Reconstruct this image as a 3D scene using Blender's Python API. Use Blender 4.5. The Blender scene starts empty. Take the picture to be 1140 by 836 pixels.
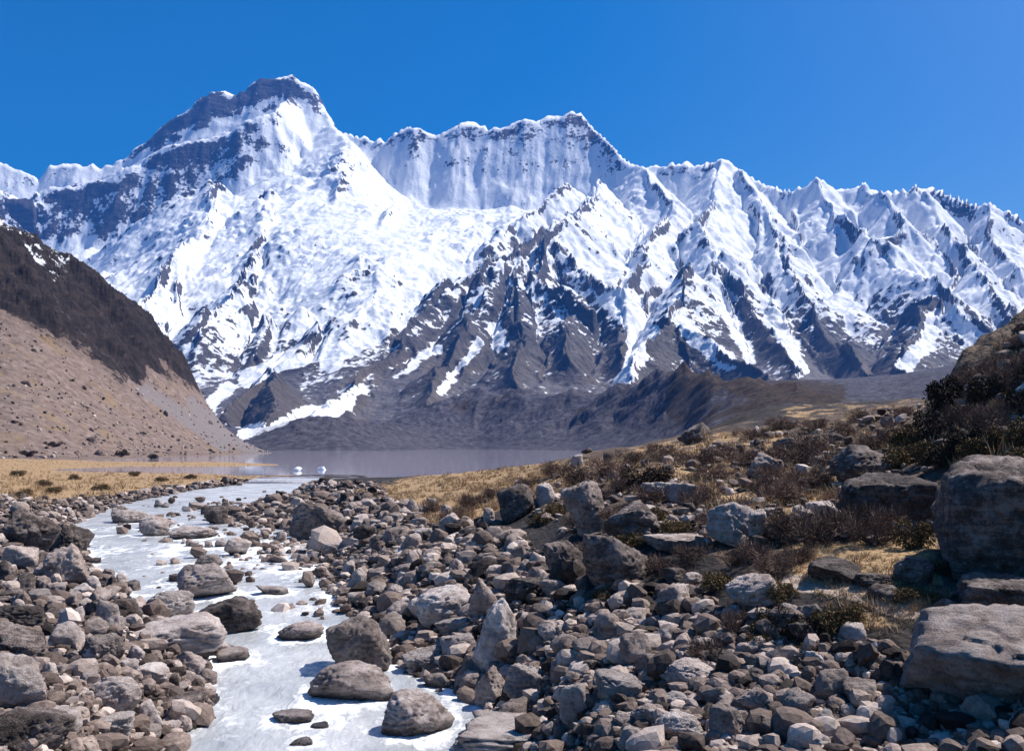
import bpy, math, random
import numpy as np
from mathutils import Vector

# ------------------------------------------------------------------ camera, sky, sun, exposure
SC = bpy.context.scene
COL = SC.collection
F = 1067.0            # focal length in photograph pixels (1140 wide)
HY = 495.0            # horizon row in the photograph
CZ = 6.0              # eye height above the lake
cam = bpy.data.cameras.new("camera"); cam_o = bpy.data.objects.new("camera", cam); COL.objects.link(cam_o)
cam_o.location = (0, 0, CZ); cam_o.rotation_euler = (math.pi/2, 0, 0)
cam.sensor_width = 36; cam.lens = 36*F/1140; cam.shift_y = (HY-418)/1140
cam.clip_start = 0.1; cam.clip_end = 40000
SC.camera = cam_o
SUN_AZ, SUN_EL = math.radians(66), math.radians(54)
world = bpy.data.worlds.new("World"); SC.world = world; world.use_nodes = True
wn = world.node_tree; bg = wn.nodes['Background']
sky = wn.nodes.new('ShaderNodeTexSky'); sky.sky_type = 'NISHITA'; sky.sun_disc = False
sky.sun_elevation = SUN_EL; sky.sun_rotation = SUN_AZ
sky.altitude = 500; sky.air_density = 1.0; sky.dust_density = 2.4; sky.ozone_density = 4.0
hs = wn.nodes.new('ShaderNodeHueSaturation'); hs.inputs['Saturation'].default_value = 1.62
wn.links.new(sky.outputs[0], hs.inputs['Color']); wn.links.new(hs.outputs[0], bg.inputs[0])
bg.inputs[1].default_value = 0.082
sun = bpy.data.lights.new("sun", 'SUN'); sun.energy = 5.0; sun.angle = math.radians(0.5); sun.color = (1.0, 0.95, 0.89)
sun_o = bpy.data.objects.new("sun", sun); COL.objects.link(sun_o)
S = Vector((math.cos(SUN_EL)*math.sin(SUN_AZ), math.cos(SUN_EL)*math.cos(SUN_AZ), math.sin(SUN_EL)))
sun_o.rotation_euler = S.to_track_quat('Z', 'Y').to_euler(); sun_o.location = (0, 0, 50)
SC.view_settings.view_transform = 'Standard'; SC.view_settings.look = 'None'
SC.view_settings.exposure = 0.62; SC.view_settings.gamma = 1.0
SC.render.engine = 'CYCLES'
cy = SC.cycles
cy.use_denoising = True
cy.max_bounces = 4; cy.diffuse_bounces = 2; cy.glossy_bounces = 2; cy.transmission_bounces = 2; cy.volume_bounces = 0
cy.caustics_reflective = False; cy.caustics_refractive = False

rng = np.random.default_rng(11)
f32 = np.float32

# ------------------------------------------------------------------ noise
def _h(ix, iy, iz, seed):
    h = (ix.astype(np.int64).astype(np.uint32)*np.uint32(374761393) + iy.astype(np.int64).astype(np.uint32)*np.uint32(668265263)
         + iz.astype(np.int64).astype(np.uint32)*np.uint32(2246822519) + np.uint32((seed*3266489917) & 0xffffffff))
    h = (h ^ (h >> np.uint32(13)))*np.uint32(1274126177)
    h = (h ^ (h >> np.uint32(16)))*np.uint32(2246822519)
    return h ^ (h >> np.uint32(13))
def h01(ix, iy, seed):
    return (_h(ix, iy, np.zeros_like(ix), seed) & np.uint32(0xffff)).astype(f32)/f32(65535)
def _fade(t): return t*t*t*(t*(t*6-15)+10)
def noise2(x, y, seed=0):
    x = np.asarray(x, f32); y = np.asarray(y, f32)
    ix = np.floor(x); iy = np.floor(y); fx = x-ix; fy = y-iy
    ix = ix.astype(np.int32); iy = iy.astype(np.int32); z = np.zeros_like(ix)
    u = _fade(fx); v = _fade(fy)
    def g(dx, dy):
        a = (_h(ix+dx, iy+dy, z, seed) & np.uint32(1023)).astype(f32)*f32(2*math.pi/1024)
        return np.cos(a)*(fx-dx)+np.sin(a)*(fy-dy)
    n0 = g(0,0); n1 = g(1,0); n2 = g(0,1); n3 = g(1,1)
    return (n0+(n1-n0)*u + ((n2+(n3-n2)*u)-(n0+(n1-n0)*u))*v)*f32(1.5)
def fbm2(x, y, octv=5, seed=0, gain=.5, lac=2.03):
    a = 1.0; s = 0; t = 0
    for k in range(octv):
        s = s + a*noise2(x, y, seed+k*17); t += a; a *= gain; x = x*lac+7.1; y = y*lac-3.7
    return s/t
def ridged2(x, y, octv=5, seed=0, gain=.5):
    a = 1.0; s = 0; t = 0
    for k in range(octv):
        s = s + a*(1-2*np.abs(noise2(x, y, seed+k*13))); t += a; a *= gain; x = x*2.07+3.3; y = y*2.07+1.9
    return s/t
_G3 = np.array([(1,1,0),(-1,1,0),(1,-1,0),(-1,-1,0),(1,0,1),(-1,0,1),(1,0,-1),(-1,0,-1),(0,1,1),(0,-1,1),(0,1,-1),(0,-1,-1)], f32)
def noise3(p, seed=0):
    ip = np.floor(p); fp = (p-ip).astype(f32); ip = ip.astype(np.int32); w = _fade(fp)
    r = 0
    for dx in (0,1):
        for dy in (0,1):
            for dz in (0,1):
                g = _G3[_h(ip[:,0]+dx, ip[:,1]+dy, ip[:,2]+dz, seed) % np.uint32(12)]
                d = (g*(fp-np.array((dx,dy,dz), f32))).sum(1)
                r = r + d*(w[:,0] if dx else 1-w[:,0])*(w[:,1] if dy else 1-w[:,1])*(w[:,2] if dz else 1-w[:,2])
    return r
def fbm3(p, octv=4, seed=0):
    a = 1.; s = 0; t = 0
    for k in range(octv):
        s = s+a*noise3(p, seed+k*11); t += a; a *= .5; p = p*2.03+5.3
    return s/t
def sstep(a, b, x):
    t = np.clip((x-a)/(b-a), 0, 1); return t*t*(3-2*t)

def erosion(px, py, gx, gy, octv=4, strength=1.0, seed=3):
    """directional gully noise that runs down the slope (gx,gy = gradient); about -1..1"""
    tot = np.zeros_like(px); amp = 1.0; fr = 1.0; wsum = 0
    ax = np.zeros_like(px); ay = np.zeros_like(px)
    for o in range(octv):
        sx = gx+ax; sy = gy+ay
        l = np.sqrt(sx*sx+sy*sy)+1e-6
        dx = -sy/l; dy = sx/l; m = np.clip(l*1.6, 0, 1)
        X = px*fr; Y = py*fr
        ix = np.floor(X); iy = np.floor(Y); fx = (X-ix).astype(f32); fy = (Y-iy).astype(f32)
        ix = ix.astype(np.int32); iy = iy.astype(np.int32)
        v = np.zeros_like(px); vd = np.zeros_like(px); wt = np.zeros_like(px)
        for i in (-1,0,1):
            for j in (-1,0,1):
                qx = fx-i-h01(ix+i, iy+j, seed+o)*0.9; qy = fy-j-h01(ix+i, iy+j, seed+50+o)*0.9
                w = np.exp(-(qx*qx+qy*qy)*2.2)
                ph = (qx*dx+qy*dy)*f32(2*math.pi)
                v += np.cos(ph)*w; vd += -np.sin(ph)*w; wt += w
        v /= wt; vd /= wt
        v = 1.25-2*np.sqrt(np.clip((1-v)*.5, 0, 1))
        tot += amp*v*m; wsum += amp
        ax += vd*dx*m*0.9*amp*strength; ay += vd*dy*m*0.9*amp*strength
        amp *= 0.52; fr *= 2.0
    return tot/wsum

# ------------------------------------------------------------------ helpers
def mesh_obj(name, v, fcs, mat, attrs=None, smooth=True, parent=None, link=True):
    me = bpy.data.meshes.new(name)
    v = np.ascontiguousarray(v, dtype=np.float32); fcs = np.ascontiguousarray(fcs, dtype=np.int32)
    n, k = fcs.shape
    me.vertices.add(len(v)); me.vertices.foreach_set("co", v.ravel())
    me.loops.add(n*k); me.loops.foreach_set("vertex_index", fcs.ravel())
    me.polygons.add(n); me.polygons.foreach_set("loop_start", np.arange(0, n*k, k, dtype=np.int32))
    me.polygons.foreach_set("loop_total", np.full(n, k, dtype=np.int32))
    me.polygons.foreach_set("use_smooth", np.full(n, bool(smooth)))
    me.update(calc_edges=True)
    for an, av in (attrs or {}).items():
        a = me.attributes.new(an, 'FLOAT', 'POINT'); a.data.foreach_set("value", np.ascontiguousarray(av, dtype=np.float32).ravel())
    if mat: me.materials.append(mat)
    o = bpy.data.objects.new(name, me)
    if link: COL.objects.link(o)
    if parent: o.parent = parent
    return o
def grid_faces(nu, nd):
    i = np.arange(nu-1)[:,None]; j = np.arange(nd-1)[None,:]
    a = i*nd+j
    return np.stack([a, a+nd, a+nd+1, a+1], -1).reshape(-1, 4)
def structure(o): o["kind"] = "structure"; return o
def inpoly(px, py, poly):
    r = np.zeros(px.shape, bool); n = len(poly)
    for i in range(n):
        x0, y0 = poly[i]; x1, y1 = poly[(i+1) % n]
        if y0 == y1: continue
        c = ((y0 > py) != (y1 > py)) & (px < (x1-x0)*(py-y0)/(y1-y0)+x0)
        r ^= c
    return r
def polydist(px, py, pts, closed=False):
    best = np.full(px.shape, 1e9, f32); n = len(pts)
    for i in range(n if closed else n-1):
        x0, y0 = pts[i][:2]; x1, y1 = pts[(i+1) % n][:2]
        dx, dy = x1-x0, y1-y0; L = dx*dx+dy*dy+1e-9
        t = np.clip(((px-x0)*dx+(py-y0)*dy)/L, 0, 1)
        best = np.minimum(best, np.hypot(px-x0-t*dx, py-y0-t*dy))
    return best
def sdpoly(px, py, poly):
    d = polydist(px, py, poly, True); return np.where(inpoly(px, py, poly), -d, d)
def blur(a, k, axis):
    if k < 1: return a
    w = np.exp(-0.5*(np.arange(-2*k, 2*k+1)/k)**2); w /= w.sum()
    p = [(0,0),(0,0)]; p[axis] = (2*k, 2*k)
    b = np.pad(a, p, mode='edge'); n = a.shape[axis]; r = 0
    for i, wi in enumerate(w):
        r = r+wi*(b[i:i+n] if axis == 0 else b[:, i:i+n])
    return r
def columns(table, U, D, lnd=True, kind='z'):
    """height over the grid U x D from profiles at a few bearings: {px: [(d, z), ...]}"""
    keys = sorted(table); lu = np.array([(k-570)/F for k in keys])
    fd = np.log if lnd else (lambda q: q)
    Z = np.stack([np.interp(fd(D), fd(np.array([p[0] for p in table[k]], float)), [p[1] for p in table[k]]) for k in keys])
    out = np.empty((len(U), len(D)))
    idx = np.clip(np.searchsorted(lu, U)-1, 0, len(lu)-2)
    t = np.clip((U-lu[idx])/(lu[idx+1]-lu[idx]), 0, 1)[:,None]
    return Z[idx]*(1-t)+Z[idx+1]*t

# ------------------------------------------------------------------ materials
def new_mat(name):
    m = bpy.data.materials.new(name); m.use_nodes = True
    nt = m.node_tree; return m, nt, nt.nodes['Principled BSDF']
class N:
    def __init__(s, nt): s.nt = nt
    def add(s, t, **kw):
        n = s.nt.nodes.new(t)
        for k, v in kw.items(): setattr(n, k, v)
        return n
    def link(s, a, b): s.nt.links.new(a, b)
    def pos(s): return s.add('ShaderNodeNewGeometry').outputs['Position']
    def attr(s, name): return s.add('ShaderNodeAttribute', attribute_name=name).outputs['Fac']
    def noise(s, vec, scale, detail=5, rough=.55, dist=0.):
        n = s.add('ShaderNodeTexNoise'); n.inputs['Scale'].default_value = scale; n.inputs['Detail'].default_value = detail
        n.inputs['Roughness'].default_value = rough; n.inputs['Distortion'].default_value = dist
        s.link(vec, n.inputs['Vector']); return n.outputs['Fac']
    def voro(s, vec, scale, feature='F1', out='Distance'):
        n = s.add('ShaderNodeTexVoronoi', feature=feature); n.inputs['Scale'].default_value = scale
        s.link(vec, n.inputs['Vector']); return n.outputs[out]
    def ramp(s, fac, stops, interp='LINEAR'):
        r = s.add('ShaderNodeValToRGB'); cr = r.color_ramp; cr.interpolation = interp
        while len(cr.elements) < len(stops): cr.elements.new(0.5)
        for e, (p, c) in zip(cr.elements, stops):
            e.position = p; e.color = (*c, 1) if not isinstance(c, (int, float)) else (c, c, c, 1)
        s.link(fac, r.inputs[0]); return r.outputs[0]
    def math(s, op, a, b=None, c=None, clamp=False):
        n = s.add('ShaderNodeMath', operation=op); n.use_clamp = clamp
        for i, q in enumerate((a, b, c)):
            if q is None: continue
            if isinstance(q, (int, float)): n.inputs[i].default_value = q
            else: s.link(q, n.inputs[i])
        return n.outputs[0]
    def mix(s, fac, a, b, blend='MIX'):
        n = s.add('ShaderNodeMix', data_type='RGBA', blend_type=blend)
        for i, q in ((0, fac), (6, a), (7, b)):
            if isinstance(q, (int, float)): n.inputs[i].default_value = q
            elif isinstance(q, tuple): n.inputs[i].default_value = (*q, 1)
            else: s.link(q, n.inputs[i])
        return n.outputs[2]
    def mapping(s, vec, scale=(1,1,1), rot=(0,0,0)):
        n = s.add('ShaderNodeMapping'); n.inputs['Scale'].default_value = scale; n.inputs['Rotation'].default_value = rot
        s.link(vec, n.inputs['Vector']); return n.outputs[0]
    def bump(s, h, strength, dist, normal=None):
        n = s.add('ShaderNodeBump'); n.inputs['Strength'].default_value = strength; n.inputs['Distance'].default_value = dist
        s.link(h, n.inputs['Height'])
        if normal is not None: s.link(normal, n.inputs['Normal'])
        return n.outputs[0]

def mat_mountain():
    m, nt, b = new_mat("snowy_rock"); g = N(nt); P = g.pos()
    n1 = g.noise(P, 0.012, 8, .62); n2 = g.noise(P, 0.05, 6, .6)
    s = g.attr("snow")
    t = g.math('ADD', s, g.math('MULTIPLY', g.math('SUBTRACT', n1, .5), 1.5))
    t = g.math('ADD', t, g.math('MULTIPLY', g.math('SUBTRACT', n2, .5), 1.6))
    fac = g.ramp(t, [(0.44, 0.0), (0.56, 1.0)])
    strat = g.noise(g.mapping(P, (.4, .4, 2.2), (.35, .25, 0)), 0.02, 6, .65)
    rock = g.ramp(strat, [(0.3, (.014,.014,.018)), (.5, (.04,.037,.041)), (.7, (.105,.09,.085))])
    low = g.ramp(g.noise(P, .006, 6, .6), [(.35, (.03,.025,.024)), (.65, (.095,.074,.06))])
    rock = g.mix(g.attr("veg"), rock, low)
    scree = g.ramp(g.noise(P, .03, 8, .7), [(.3, (.05,.045,.05)), (.7, (.14,.125,.125))])
    rock = g.mix(g.attr("scree"), rock, scree)
    sn = g.ramp(n2, [(.3, (.70,.73,.77)), (.7, (.80,.81,.83))])
    g.link(g.mix(fac, rock, sn), b.inputs['Base Color'])
    b.inputs['Roughness'].default_value = .75; b.inputs['Specular IOR Level'].default_value = .25
    h = g.math('ADD', g.math('MULTIPLY', g.noise(P, .03, 8, .62), 1.0), g.math('MULTIPLY', g.voro(P, .02), .4))
    rough = g.bump(h, 1.0, 14)
    soft = g.bump(g.noise(g.mapping(P,(1,1,.6)), .022, 9, .68, .3), 1.0, 9)
    mx = g.add('ShaderNodeMix', data_type='VECTOR'); g.link(fac, mx.inputs[0]); g.link(rough, mx.inputs[4]); g.link(soft, mx.inputs[5])
    g.link(mx.outputs[1], b.inputs['Normal'])
    return m
def mat_hill():
    """left hill: dark scrub above, grey talus below, a little snow in the gullies"""
    m, nt, b = new_mat("talus_and_scrub"); g = N(nt); P = g.pos()
    n1 = g.noise(P, .05, 8, .65); n2 = g.noise(P, .25, 6, .7)
    tal = g.ramp(n2, [(.3, (.105,.074,.06)), (.5, (.19,.137,.112)), (.72, (.31,.24,.205))])
    tal = g.mix(g.math('MULTIPLY', g.ramp(n1, [(.54, 0.), (.64, 1.)]), .6), tal, (.25,.17,.085))
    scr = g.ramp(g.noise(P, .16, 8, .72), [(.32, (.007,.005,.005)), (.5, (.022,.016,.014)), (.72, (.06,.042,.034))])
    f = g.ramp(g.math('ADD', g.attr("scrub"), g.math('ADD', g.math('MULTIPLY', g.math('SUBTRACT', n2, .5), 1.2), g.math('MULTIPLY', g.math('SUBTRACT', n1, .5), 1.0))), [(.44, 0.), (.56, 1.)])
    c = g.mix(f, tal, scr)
    st = g.math('ADD', g.attr("snow"), g.math('MULTIPLY', g.math('SUBTRACT', g.noise(P, .12, 7, .7), .5), 1.5))
    c = g.mix(g.ramp(st, [(.5, 0.), (.6, 1.)]), c, (.82,.84,.88))
    c = g.mix(g.ramp(g.math('ADD', g.attr("slip"), g.math('MULTIPLY', g.math('SUBTRACT', n2, .5), .5)), [(.35, 0.), (.85, 1.)]), c, (.19,.165,.16))
    g.link(c, b.inputs['Base Color']); b.inputs['Roughness'].default_value = .9; b.inputs['Specular IOR Level'].default_value = .15
    h = g.noise(P, .22, 10, .75)
    g.link(g.bump(h, .8, 2.0), b.inputs['Normal'])
    return m
def mat_moraine():
    m, nt, b = new_mat("moraine_gravel"); g = N(nt); P = g.pos()
    n1 = g.noise(P, .02, 7, .6); n2 = g.noise(P, .12, 7, .7)
    c = g.ramp(n2, [(.3, (.03,.028,.036)), (.5, (.07,.065,.08)), (.72, (.15,.14,.155))])
    scr = g.ramp(n2, [(.3, (.018,.013,.010)), (.7, (.085,.056,.034))])
    f = g.ramp(g.math('ADD', g.attr("scrub"), g.math('MULTIPLY', g.math('SUBTRACT', n1, .5), 1.2)), [(.42, 0.), (.6, 1.)])
    c = g.mix(f, c, scr)
    st = g.math('ADD', g.attr("snow"), g.math('MULTIPLY', g.math('SUBTRACT', n2, .5), .8))
    c = g.mix(g.ramp(st, [(.45, 0.), (.55, 1.)]), c, (.8,.81,.83))
    g.link(c, b.inputs['Base Color']); b.inputs['Roughness'].default_value = .9; b.inputs['Specular IOR Level'].default_value = .15
    h = g.noise(P, .09, 10, .74)
    g.link(g.bump(h, 1., 5.0), b.inputs['Normal'])
    return m
def mat_ground():
    m, nt, b = new_mat("valley_ground"); g = N(nt); P = g.pos()
    n0 = g.noise(P, .35, 6, .62); n1 = g.noise(P, 1.8, 7, .7); n2 = g.noise(P, 9, 6, .65)
    vc = g.voro(P, 5.0, out='Color'); vd = g.voro(P, 5.0)
    stone = g.ramp(n1, [(.3, (.018,.014,.013)), (.55, (.055,.043,.038)), (.75, (.17,.138,.124))])  # gravel colour darkened to carry the shade in gaps between rubble stones
    stone = g.mix(g.ramp(vd, [(.05, 0.), (.5, .75)]), stone, (.02,.018,.018))
    soil = g.ramp(n1, [(.3, (.035,.024,.018)), (.5, (.095,.066,.048)), (.72, (.19,.14,.105))])
    c = g.mix(g.ramp(g.math('ADD', g.attr("soil"), g.math('MULTIPLY', g.math('SUBTRACT', n0, .5), 1.2)), [(.4, 0.), (.6, 1.)]), stone, soil)
    gr = g.ramp(n2, [(.3, (.17,.1,.045)), (.5, (.33,.215,.11)), (.72, (.5,.36,.22))])
    gf = g.math('ADD', g.attr("grass"), g.math('MULTIPLY', g.math('SUBTRACT', n0, .5), 2.4))
    c = g.mix(g.ramp(gf, [(.42, 0.), (.6, 1.)]), c, gr)
    sd = g.ramp(n2, [(.3, (.28,.21,.16)), (.7, (.47,.38,.31))])
    c = g.mix(g.ramp(g.math('ADD', g.attr("sand"), g.math('MULTIPLY', g.math('SUBTRACT', n1, .5), 1.0)), [(.4, 0.), (.55, 1.)]), c, sd)
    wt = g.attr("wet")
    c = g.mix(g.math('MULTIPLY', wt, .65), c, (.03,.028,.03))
    g.link(c, b.inputs['Base Color']); b.inputs['Roughness'].default_value = .9; b.inputs['Specular IOR Level'].default_value = .2
    h = g.math('ADD', g.math('MULTIPLY', n1, .6), g.math('ADD', g.math('MULTIPLY', n2, .25), g.math('MULTIPLY', vd, -.5)))
    g.link(g.bump(h, .9, .16), b.inputs['Normal'])
    return m
def mat_rock(name, cols, tint=1.0):
    m, nt, b = new_mat(name); g = N(nt); P = g.pos()
    tc = g.add('ShaderNodeTexCoord').outputs['Object']
    oi = g.add('ShaderNodeObjectInfo').outputs['Random']
    n1 = g.noise(P, 1.3, 8, .68, .4); n2 = g.noise(P, 7, 7, .72); n3 = g.noise(P, 28, 5, .7)
    st = g.noise(g.mapping(P, (1.2, 1.2, 7.0), (.5, .3, .2)), 1.1, 6, .6, .6)
    mixn = g.math('ADD', g.math('MULTIPLY', n1, .45), g.math('ADD', g.math('MULTIPLY', n2, .3), g.math('MULTIPLY', st, .25)))
    c = g.ramp(mixn, [(.38, cols[0]), (.485, cols[1]), (.58, cols[2])])
    c = g.mix(g.math('MULTIPLY', g.ramp(n2, [(.56, 0.), (.66, 1.)]), .55), c, cols[3])     # lichen, iron stain
    c = g.mix(g.math('MULTIPLY', g.ramp(g.noise(P, 3.1, 7, .75), [(.6, 0.), (.68, 1.)]), .6), c, (.40,.37,.35))
    c = g.mix(g.math('MULTIPLY', g.ramp(n3, [(.34, 1.), (.44, 0.)]), .45), c, tuple(q*.5 for q in cols[0]))
    c = g.mix(g.math('MULTIPLY', g.ramp(n3, [(.58, 0.), (.66, 1.)]), .35), c, (.5,.45,.43))
    v = g.math('ADD', g.math('MULTIPLY', oi, .7), .62)
    hv = g.add('ShaderNodeHueSaturation'); g.link(c, hv.inputs['Color']); g.link(v, hv.inputs['Value'])
    c = hv.outputs[0]
    if name == "wet_boulder_rock":
        sp = g.add('ShaderNodeSeparateXYZ'); g.link(P, sp.inputs[0])
        w = g.attr("wet")
        c = g.mix(g.math('MULTIPLY', w, .8), c, (.022,.02,.02))
        g.link(g.math('SUBTRACT', .85, g.math('MULTIPLY', w, .55)), b.inputs['Roughness'])
    else: b.inputs['Roughness'].default_value = .85
    g.link(c, b.inputs['Base Color']); b.inputs['Specular IOR Level'].default_value = .3
    cr = g.ramp(g.voro(g.mapping(P, (1, 1, 2.2), (.4, .3, .1)), 1.6, 'DISTANCE_TO_EDGE'), [(0., 0.), (.035, 1.)])
    h = g.math('ADD', g.math('MULTIPLY', n2, .8), g.math('ADD', g.math('MULTIPLY', n3, .5), g.math('MULTIPLY', st, .5)))
    h = g.math('ADD', h, g.math('MULTIPLY', g.math('MULTIPLY', cr, g.ramp(n1, [(.5, 0.), (.6, 1.)])), .12))
    g.link(g.bump(h, 1.0, .10), b.inputs['Normal'])
    return m
def mat_rubble():
    m, nt, b = new_mat("rubble_stone"); g = N(nt); P = g.pos()
    t = g.attr("tone"); n2 = g.noise(P, 9, 6, .7)
    c = g.ramp(g.math('ADD', t, g.math('MULTIPLY', g.math('SUBTRACT', n2, .5), .7)), [(.1, (.02,.013,.010)), (.5, (.19,.138,.113)), (.9, (.56,.46,.40))])
    g.link(c, b.inputs['Base Color']); b.inputs['Roughness'].default_value = .85; b.inputs['Specular IOR Level'].default_value = .3
    g.link(g.bump(g.noise(P, 14, 6, .7), .7, .03), b.inputs['Normal'])
    return m
def mat_river():
    m, nt, b = new_mat("milky_meltwater"); g = N(nt); P = g.pos()
    n1 = g.noise(g.mapping(P, (1, .5, 1)), 1.1, 6, .6, 1.2); n2 = g.noise(g.mapping(P, (1, .6, 1)), 4, 5, .6, .8)
    fo = g.math('ADD', g.attr("foam"), g.math('ADD', g.math('MULTIPLY', g.math('SUBTRACT', n1, .5), 1.2), g.math('MULTIPLY', g.math('SUBTRACT', n2, .5), .8)))
    f = g.ramp(fo, [(.42, 0.), (.68, 1.)])
    base = g.ramp(g.noise(P, .35, 5, .6), [(.35, (.33,.345,.355)), (.65, (.50,.505,.505))])
    g.link(g.mix(f, base, (.80,.81,.81)), b.inputs['Base Color'])
    g.link(g.math('ADD', g.math('MULTIPLY', f, .45), .25), b.inputs['Roughness'])
    b.inputs['IOR'].default_value = 1.33
    h = g.math('ADD', g.math('MULTIPLY', n1, 1.), g.math('MULTIPLY', n2, .35))
    g.link(g.bump(h, .7, .12), b.inputs['Normal'])
    return m
def mat_lake():
    m, nt, b = new_mat("silty_lake_water"); g = N(nt); P = g.pos()
    b.inputs['Base Color'].default_value = (.34, .31, .37, 1)
    b.inputs['Roughness'].default_value = .06; b.inputs['IOR'].default_value = 1.33
    g.link(g.bump(g.noise(g.mapping(P, (1, .3, 1)), .5, 4, .55), .25, .03), b.inputs['Normal'])
    return m
def mat_ice():
    m, nt, b = new_mat("ice"); g = N(nt)
    b.inputs['Base Color'].default_value = (.85, .9, .93, 1); b.inputs['Roughness'].default_value = .4
    return m
def mat_plant(name, c0, c1, scale=3):
    m, nt, b = new_mat(name); g = N(nt); P = g.pos()
    oi = g.add('ShaderNodeObjectInfo').outputs['Random']
    c = g.ramp(g.math('ADD', g.math('MULTIPLY', g.attr("tone"), .7), g.math('MULTIPLY', g.noise(P, scale, 3), .3)), [(.2, c0), (.8, c1)])
    hv = g.add('ShaderNodeHueSaturation'); g.link(c, hv.inputs['Color']); g.link(g.math('ADD', g.math('MULTIPLY', oi, .5), .75), hv.inputs['Value'])
    g.link(hv.outputs[0], b.inputs['Base Color']); b.inputs['Roughness'].default_value = .85; b.inputs['Specular IOR Level'].default_value = .15
    return m
M_MOUNT, M_HILL, M_MOR, M_GROUND = mat_mountain(), mat_hill(), mat_moraine(), mat_ground()
M_ROCK = mat_rock("boulder_rock", [(.10,.073,.063), (.36,.282,.248), (.60,.51,.465), (.26,.165,.115)])
M_PALE = mat_rock("pale_boulder_rock", [(.19,.148,.132), (.47,.39,.357), (.68,.61,.57), (.32,.22,.165)])
M_DARK = mat_rock("dark_boulder_rock", [(.03,.023,.02), (.11,.083,.073), (.36,.29,.26), (.14,.086,.06)])  # dark stone, with the shade of shadowed boulders put into its colour
M_WET = mat_rock("wet_boulder_rock", [(.10,.076,.067), (.33,.263,.237), (.58,.50,.465), (.23,.155,.115)])
M_RUB, M_RIVER, M_LAKE, M_ICE = mat_rubble(), mat_river(), mat_lake(), mat_ice()

# ------------------------------------------------------------------ the snow mountains
CREST = [(-340,190,5900),(-100,165,6100),(0,177,6200),(23,187,6200),(50,204,6200),(56,184,6250),(85,184,6250),(114,187,6300),(137,177,6350),
 (165,155,6380),(191,134,6400),(212,120,6420),(234,103,6450),(248,104,6450),(263,107,6450),(276,97,6480),(291,87,6500),(308,89,6500),(325,87,6500),(348,97,6450),(358,120,6400),
 (371,140,6300),(380,148,6200),(400,152,6100),(430,158,6050),(448,150,6020),(464,142,6000),(487,150,5990),(514,139,5980),(524,139,5980),(547,144,5970),
 (567,139,5970),(581,132,5970),(598,135,5980),(614,130,5990),(621,129,5990),(636,122,6000),(648,127,5980),(668,150,5880),(681,164,5800),(698,180,5700),
 (715,187,5600),(731,185,5600),(760,182,5560),(785,181,5530),(803,179,5500),(823,188,5450),(850,203,5350),(877,215,5280),(895,208,5250),(910,203,5230),
 (930,215,5200),(956,208,5180),(967,218,5150),(1007,213,5120),(1021,209,5100),(1041,212,5080),(1058,223,5030),(1080,228,4980),(1101,230,4930),(1125,240,4880),
 (1140,247,4850),(1250,250,4700),(1480,270,4500)]
BASE = {
 -340:[(490,1500),(400,2600),(300,4000),(200,6000)],
 0:[(494,1900),(440,2300),(380,2800),(325,3500),(290,4300),(275,5200),(215,6100)],
 100:[(494,1900),(440,2300),(390,2800),(340,3200),(300,3900),(262,5200),(200,6150)],
 200:[(494,2000),(440,2400),(390,2800),(330,3300),(280,3900),(230,5200),(160,6200)],
 300:[(494,2000),(440,2400),(390,2850),(330,3300),(270,4000),(200,4900),(145,5700),(115,6350)],
 380:[(493,1950),(430,2350),(370,2800),(310,3400),(250,4100),(210,4800),(178,5400),(165,5900)],
 460:[(488,1850),(430,2300),(370,2800),(310,3400),(255,4100),(230,4800),(222,5400),(208,5950)],
 550:[(470,1700),(430,2200),(370,2800),(310,3500),(255,4200),(224,4900),(214,5500),(204,5950)],
 636:[(460,1800),(425,2200),(370,2800),(310,3500),(250,4200),(214,4900),(204,5500),(192,5970)],
 715:[(455,1900),(425,2200),(385,2700),(330,3400),(270,4200),(222,4900),(196,5560)],
 800:[(450,1900),(425,2200),(392,2700),(332,3400),(272,4200),(222,4800),(195,5400)],
 880:[(450,1900),(430,2200),(400,2700),(340,3400),(282,4200),(242,4800),(225,5230)],
 956:[(450,1900),(440,2200),(410,2700),(350,3400),(292,4100),(247,4700),(222,5130)],
 1030:[(450,1900),(445,2200),(420,2700),(370,3300),(302,4000),(252,4600),(226,5050)],
 1140:[(450,1800),(430,2200),(390,2800),(340,3400),(290,4000),(262,4800)],
 1480:[(440,1800),(400,2400),(340,3400),(300,4450)]}
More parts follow.
